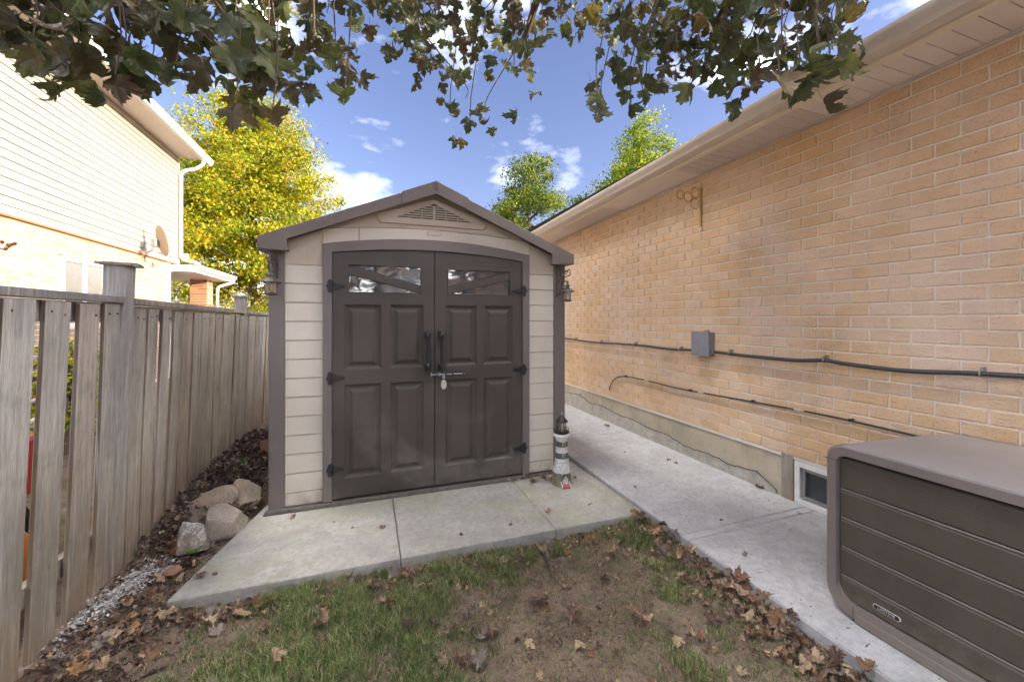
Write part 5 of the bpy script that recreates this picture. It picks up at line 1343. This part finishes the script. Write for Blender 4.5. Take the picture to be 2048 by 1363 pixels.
# single leaves on the concrete, each by where it lies
for (u_, v_, s_, lb) in ((585, 1036, .030, 'small red brown leaf on the slab just below the left corner post'),
                         (637, 1012, .030, 'dry brown leaf against the shed threshold near the left frame'),
                         (668, 1045, .016, 'tiny dark leaf scrap on the slab left of the long joint'),
                         (705, 1056, .018, 'crumpled olive leaf scrap on the left slab section'),
                         (765, 1055, .030, 'dark star shaped leaf on the slab just left of the long joint'),
                         (922, 1070, .024, 'red brown leaf on the middle of the slab front'),
                         (1022, 1050, .022, 'curled dark leaf with a long stem on the slab'),
                         (1097, 1025, .040, 'spiky dark maple leaf on the slab below the lighthouse'),
                         (1180, 1010, .022, 'small brown leaf near the right end of the slab'),
                         (400, 1155, .045, 'grey curled leaf lying on the near left corner of the slab'),
                         (430, 1148, .022, 'small dark leaf scrap beside the grey curled leaf on the slab'),
                         (470, 1058, .040, 'long dark leaf on the slab just before the stones')):
    p = onz(u_, v_, 0); ground_leaf(p.x, p.y, .002, s_ * 1.25, lb)
for (u_, v_, s_, lb) in ((1215, 853, .060, 'clump of dark dead leaf on the far part of the path'),
                         (1338, 922, .036, 'small dark leaf in the middle of the path'), (1352, 928, .03, 'second small dark leaf beside the one in the middle of the path'),
                         (1270, 975, .026, 'lone leaf scrap near the left side of the path'), (1443, 1040, .022, 'tiny reddish leaf on the path before the double joint'),
                         (1490, 1112, .028, 'thin brown leaf curl on the near path section'), (1520, 975, .060, 'pale curled leaf against the foundation by the basement window'),
                         (1600, 1028, .030, 'leaf scrap on the path joint below the basement window'), (1250, 905, .02, 'tiny leaf crumb near the first path joint'), (1150, 958, .035, 'dark leaf beside the foot of the lighthouse')):
    p = onz(u_, v_, .012); ground_leaf(p.x, p.y, .014, s_ * 1.15, lb)
# drift in front of the shed beside the lighthouse
for k in range(16):
    x = random.uniform(1.12, 1.50); y = FY - random.uniform(.05, .16)
    ground_leaf(x, y, random.uniform(.0, .02), random.uniform(.03, .05), 'dry brown leaf in the drift along the shed foot left of the lighthouse', 'leaves drifted against the shed foot')
# edge drift along the path
for k in range(76):
    t_ = random.random(); y = .75 + 1.7 * t_; x = 1.86 - abs(random.gauss(0, .085)) - .01
    scatter_leaf(x, y, gz(x, y) + random.uniform(0, .045), random.uniform(.045, .08), 'at the path edge ' + ('opposite the storage box' if y < 1.25 else 'near the double joint' if y < 1.95 else 'near the slab corner'), 'leaves drifted along the path edge', .55)
# along the slab front
for k in range(42):
    x = random.uniform(-.95, 1.75); y = 2.40 - abs(random.gauss(0, .09)) - .02
    if x > 1.0 and random.random() < .4: continue
    scatter_leaf(x, y, gz(x, y) + random.uniform(0, .02), random.uniform(.04, .075), 'against the slab front, ' + ('left end' if x < -.2 else 'below the doors' if x < .9 else 'right end'), 'leaves along the slab front', .5)
# by the fence
for k in range(52):
    x = random.uniform(-1.24, -.90) ; y = random.uniform(1.6, 3.05)
    if y > 2.4: x = random.uniform(-1.12, -.93)
    scatter_leaf(x, y, gz(x, y) + random.uniform(0, .02), random.uniform(.035, .07), 'beside the fence ' + ('in the near corner' if y < 2.1 else 'next to the slab corner' if y < 2.65 else 'before the stones'), 'leaf litter beside the fence', .5)
# over the lawn
for k in range(120):
    x = random.uniform(-.95, 1.78); y = random.uniform(.78, 2.32)
    scatter_leaf(x, y, gz(x, y) + random.uniform(.0, .015), random.choice((.03, .042, .055, .07)) * random.uniform(.9, 1.15), 'on the ' + ('left' if x < -.1 else 'middle' if x < .85 else 'right') + ' lawn ' + ('at the front' if y < 1.35 else 'halfway back' if y < 1.85 else 'near the slab'), 'leaves scattered on the lawn', .4)
for (u_, v_, s_, lb) in ((1078, 1210, .095, 'large tan maple leaf on the bare soil right of centre'), (1280, 1250, .09, 'orange tan leaf standing on the lawn toward the path'),
                         (640, 1262, .085, 'light brown leaf on the grass left of centre'), (1475, 1200, .11, 'big orange brown leaf near the path drift'), (1145, 1245, .085, 'dark crumpled leaf beside the large tan maple leaf'),
                         (980, 1278, .085, 'tan curled leaf at the bottom centre of the lawn'), (690, 1165, .085, 'brown leaf with raised tips beside the slab edge'), (1745, 1345, .10, 'rust brown leaf standing against the path edge near the storage box')):
    p = onz(u_, v_, -.08); ground_leaf(p.x, p.y, gz(p.x, p.y) + .012, s_, lb, geo=DRY[(u_ // 7) % 6], upright=.35)
p = onz(305, 1345, -.07); ground_leaf(p.x, p.y, -.05, .12, 'dark purple maple leaf lying flat near the fence at the bottom left', mat='purple', geo=DRY[6], upright=.1)
p = onz(1480, 1255, -.08); ground_leaf(p.x, p.y, -.07, .10, 'dark purple leaf lying flat on the soil near the path', mat='purple', geo=DRY[6], upright=.1)
# loose thin litter that nobody could count
items = []
for _ in range(2600):
    r_ = random.random()
    if r_ < .4: y = random.uniform(.7, 2.45); x = 1.85 - abs(random.gauss(0, .11))
    elif r_ < .6: x = random.uniform(-.95, 1.7); y = 2.39 - abs(random.gauss(0, .08))
    elif r_ < .8: x = random.uniform(-1.27, -.9); y = random.uniform(1.4, 3.0)
    else: x = random.uniform(-1.1, 1.8); y = random.uniform(.7, 2.35)
    if y > 2.43 and x > -.95: continue
    items.append((Vector((x, y, gz(x, y) + random.uniform(.002, .02))), leaf_basis(Vector((random.gauss(0, .6), random.gauss(0, .6), 1)), Vector((random.gauss(0, 1), random.gauss(0, 1), 0))), random.uniform(.012, .036)))
DG = [dry_geo(2.0, 1.4, .4, 70 + i, ring=False, stem=False) for i in range(4)]
tag(leafmass(items, DG, 'leaf_litter', M['dry']), 'broken bits of dry leaf strewn through the grass')
# fine twigs
tw = MB()
for k in range(40):
    x = random.uniform(-1.2, -.92) if k < 22 else random.uniform(-.8, 1.8); y = random.uniform(1.5, 3.0) if k < 22 else random.uniform(.8, 2.3)
    a = random.uniform(0, 6.28); l_ = random.uniform(.04, .11); z_ = gz(x, y) + .02
    tw.tube([(x, y, z_), (x + l_ * .5 * math.cos(a), y + l_ * .5 * math.sin(a), z_ + .012), (x + l_ * math.cos(a + .3), y + l_ * math.sin(a + .3), z_ + .003)], .0018, 4)
tag(tw.build('litter_twigs', M['twig'], kind='stuff'), 'fine dry stems scattered through the leaf litter')

# ------------------------------------------------------------------ grass
def dens(x, y):
    d = .58 + .8 * mnoise.noise(Vector((x * 2.1, y * 2.1, 9))) + .9 * mnoise.noise(Vector((x * 7.5, y * 7.5, 2)))
    for (bx_, by_, rx, ry, a) in ((1.15, 2.05, .55, .30, 1.1), (.75, 1.62, .42, .22, .8), (1.28, 1.62, .35, .2, .7), (.15, 1.35, .25, .12, .6), (1.45, 1.15, .28, .15, .8), (.95, .95, .3, .12, .5), (-.98, 1.6, .22, .6, 1.2), (.45, 2.05, .2, .1, .4)):
        e = ((x - bx_) / rx) ** 2 + ((y - by_) / ry) ** 2; d -= a * math.exp(-e)
    for (bx_, by_, rx, ry, a) in ((1.62, 2.2, .2, .2, .9), (.95, 2.30, .3, .07, .8), (-.35, 1.75, .5, .35, .7), (-.3, 2.25, .4, .1, .3), (1.5, 1.75, .12, .12, .6)):
        e = ((x - bx_) / rx) ** 2 + ((y - by_) / ry) ** 2; d += a * math.exp(-e)
    if y > 2.43 or x < -1.02 or x > 1.86: d = 0
    return max(.20 if (y < 2.43 and -1.0 < x < 1.84) else 0, min(1.2, d))
gp = []; gh = []
rg = np.random.default_rng(12)
cand = rg.uniform([-1.1, .62], [1.87, 2.43], (30000, 2))
for x, y in cand:
    d = dens(x, y)
    if rg.random() < d * .92:
        nb_ = int(3 + 4 * d); 
        for _ in range(nb_):
            gp.append((x + rg.normal() * .010, y + rg.normal() * .010)); gh.append((.010 + .026 * d) * rg.uniform(.5, 1.55))
gp = np.array(gp); gh = np.array(gh); n = len(gp)
gz_ = np.array([gz(x, y) for x, y in gp])
ang = rg.uniform(0, 2 * np.pi, n); lean = rg.uniform(.15, 1.1, n) * gh; w_ = rg.uniform(.0011, .0021, n)
dx = np.cos(ang); dy = np.sin(ang)
b0 = np.stack([gp[:, 0] - dy * w_, gp[:, 1] + dx * w_, gz_ - .004], 1); b1 = np.stack([gp[:, 0] + dy * w_, gp[:, 1] - dx * w_, gz_ - .004], 1)
mx_ = gp[:, 0] + dx * lean * .35; my_ = gp[:, 1] + dy * lean * .35
m0_ = np.stack([mx_ - dy * w_ * .8, my_ + dx * w_ * .8, gz_ + gh * .6], 1); m1_ = np.stack([mx_ + dy * w_ * .8, my_ - dx * w_ * .8, gz_ + gh * .6], 1)
tp_ = np.stack([gp[:, 0] + dx * lean, gp[:, 1] + dy * lean, gz_ + gh * .92], 1)
V_ = np.stack([b0, b1, m1_, m0_, tp_], 1).reshape(-1, 3); F_ = (np.arange(n)[:, None] * 5 + np.array([0, 1, 2, 0, 2, 3, 3, 2, 4])).ravel()
tag(npmesh('grass', V_, F_, 3, M['grass'], None, 'stuff'), 'short patchy green grass of the small lawn')
# small weeds
def weed(c, n, s_, label):
    w = empty('weed', c, label, 'weed'); rs = random.Random(int(c[0] * 1000))
    for k in range(n):
        a = k * 2.4 + rs.random(); d_ = Vector((math.cos(a), math.sin(a), .55)); e = Vector((-d_.y, d_.x, 0)).normalized() * s_ * .3
        p = Vector(c); q_ = p + d_ * s_; mid = p + d_ * s_ * .6 + Vector((0, 0, s_ * .12))
        MB().add([p, mid + e, q_, mid - e], [(0, 1, 2, 3)]).build('leaf', M['weed'], w)
weed((-.945, 2.83, .03), 7, .045, 'small green seedling in front of the white spattered stone')
weed((-1.02, 4.05, .14), 8, .07, 'small green weed growing against the fence behind the stones')
weed((-.90, 1.62, -.06), 9, .05, 'low leafy weed at the bottom left edge of the lawn')
print('objects', len(bpy.data.objects))
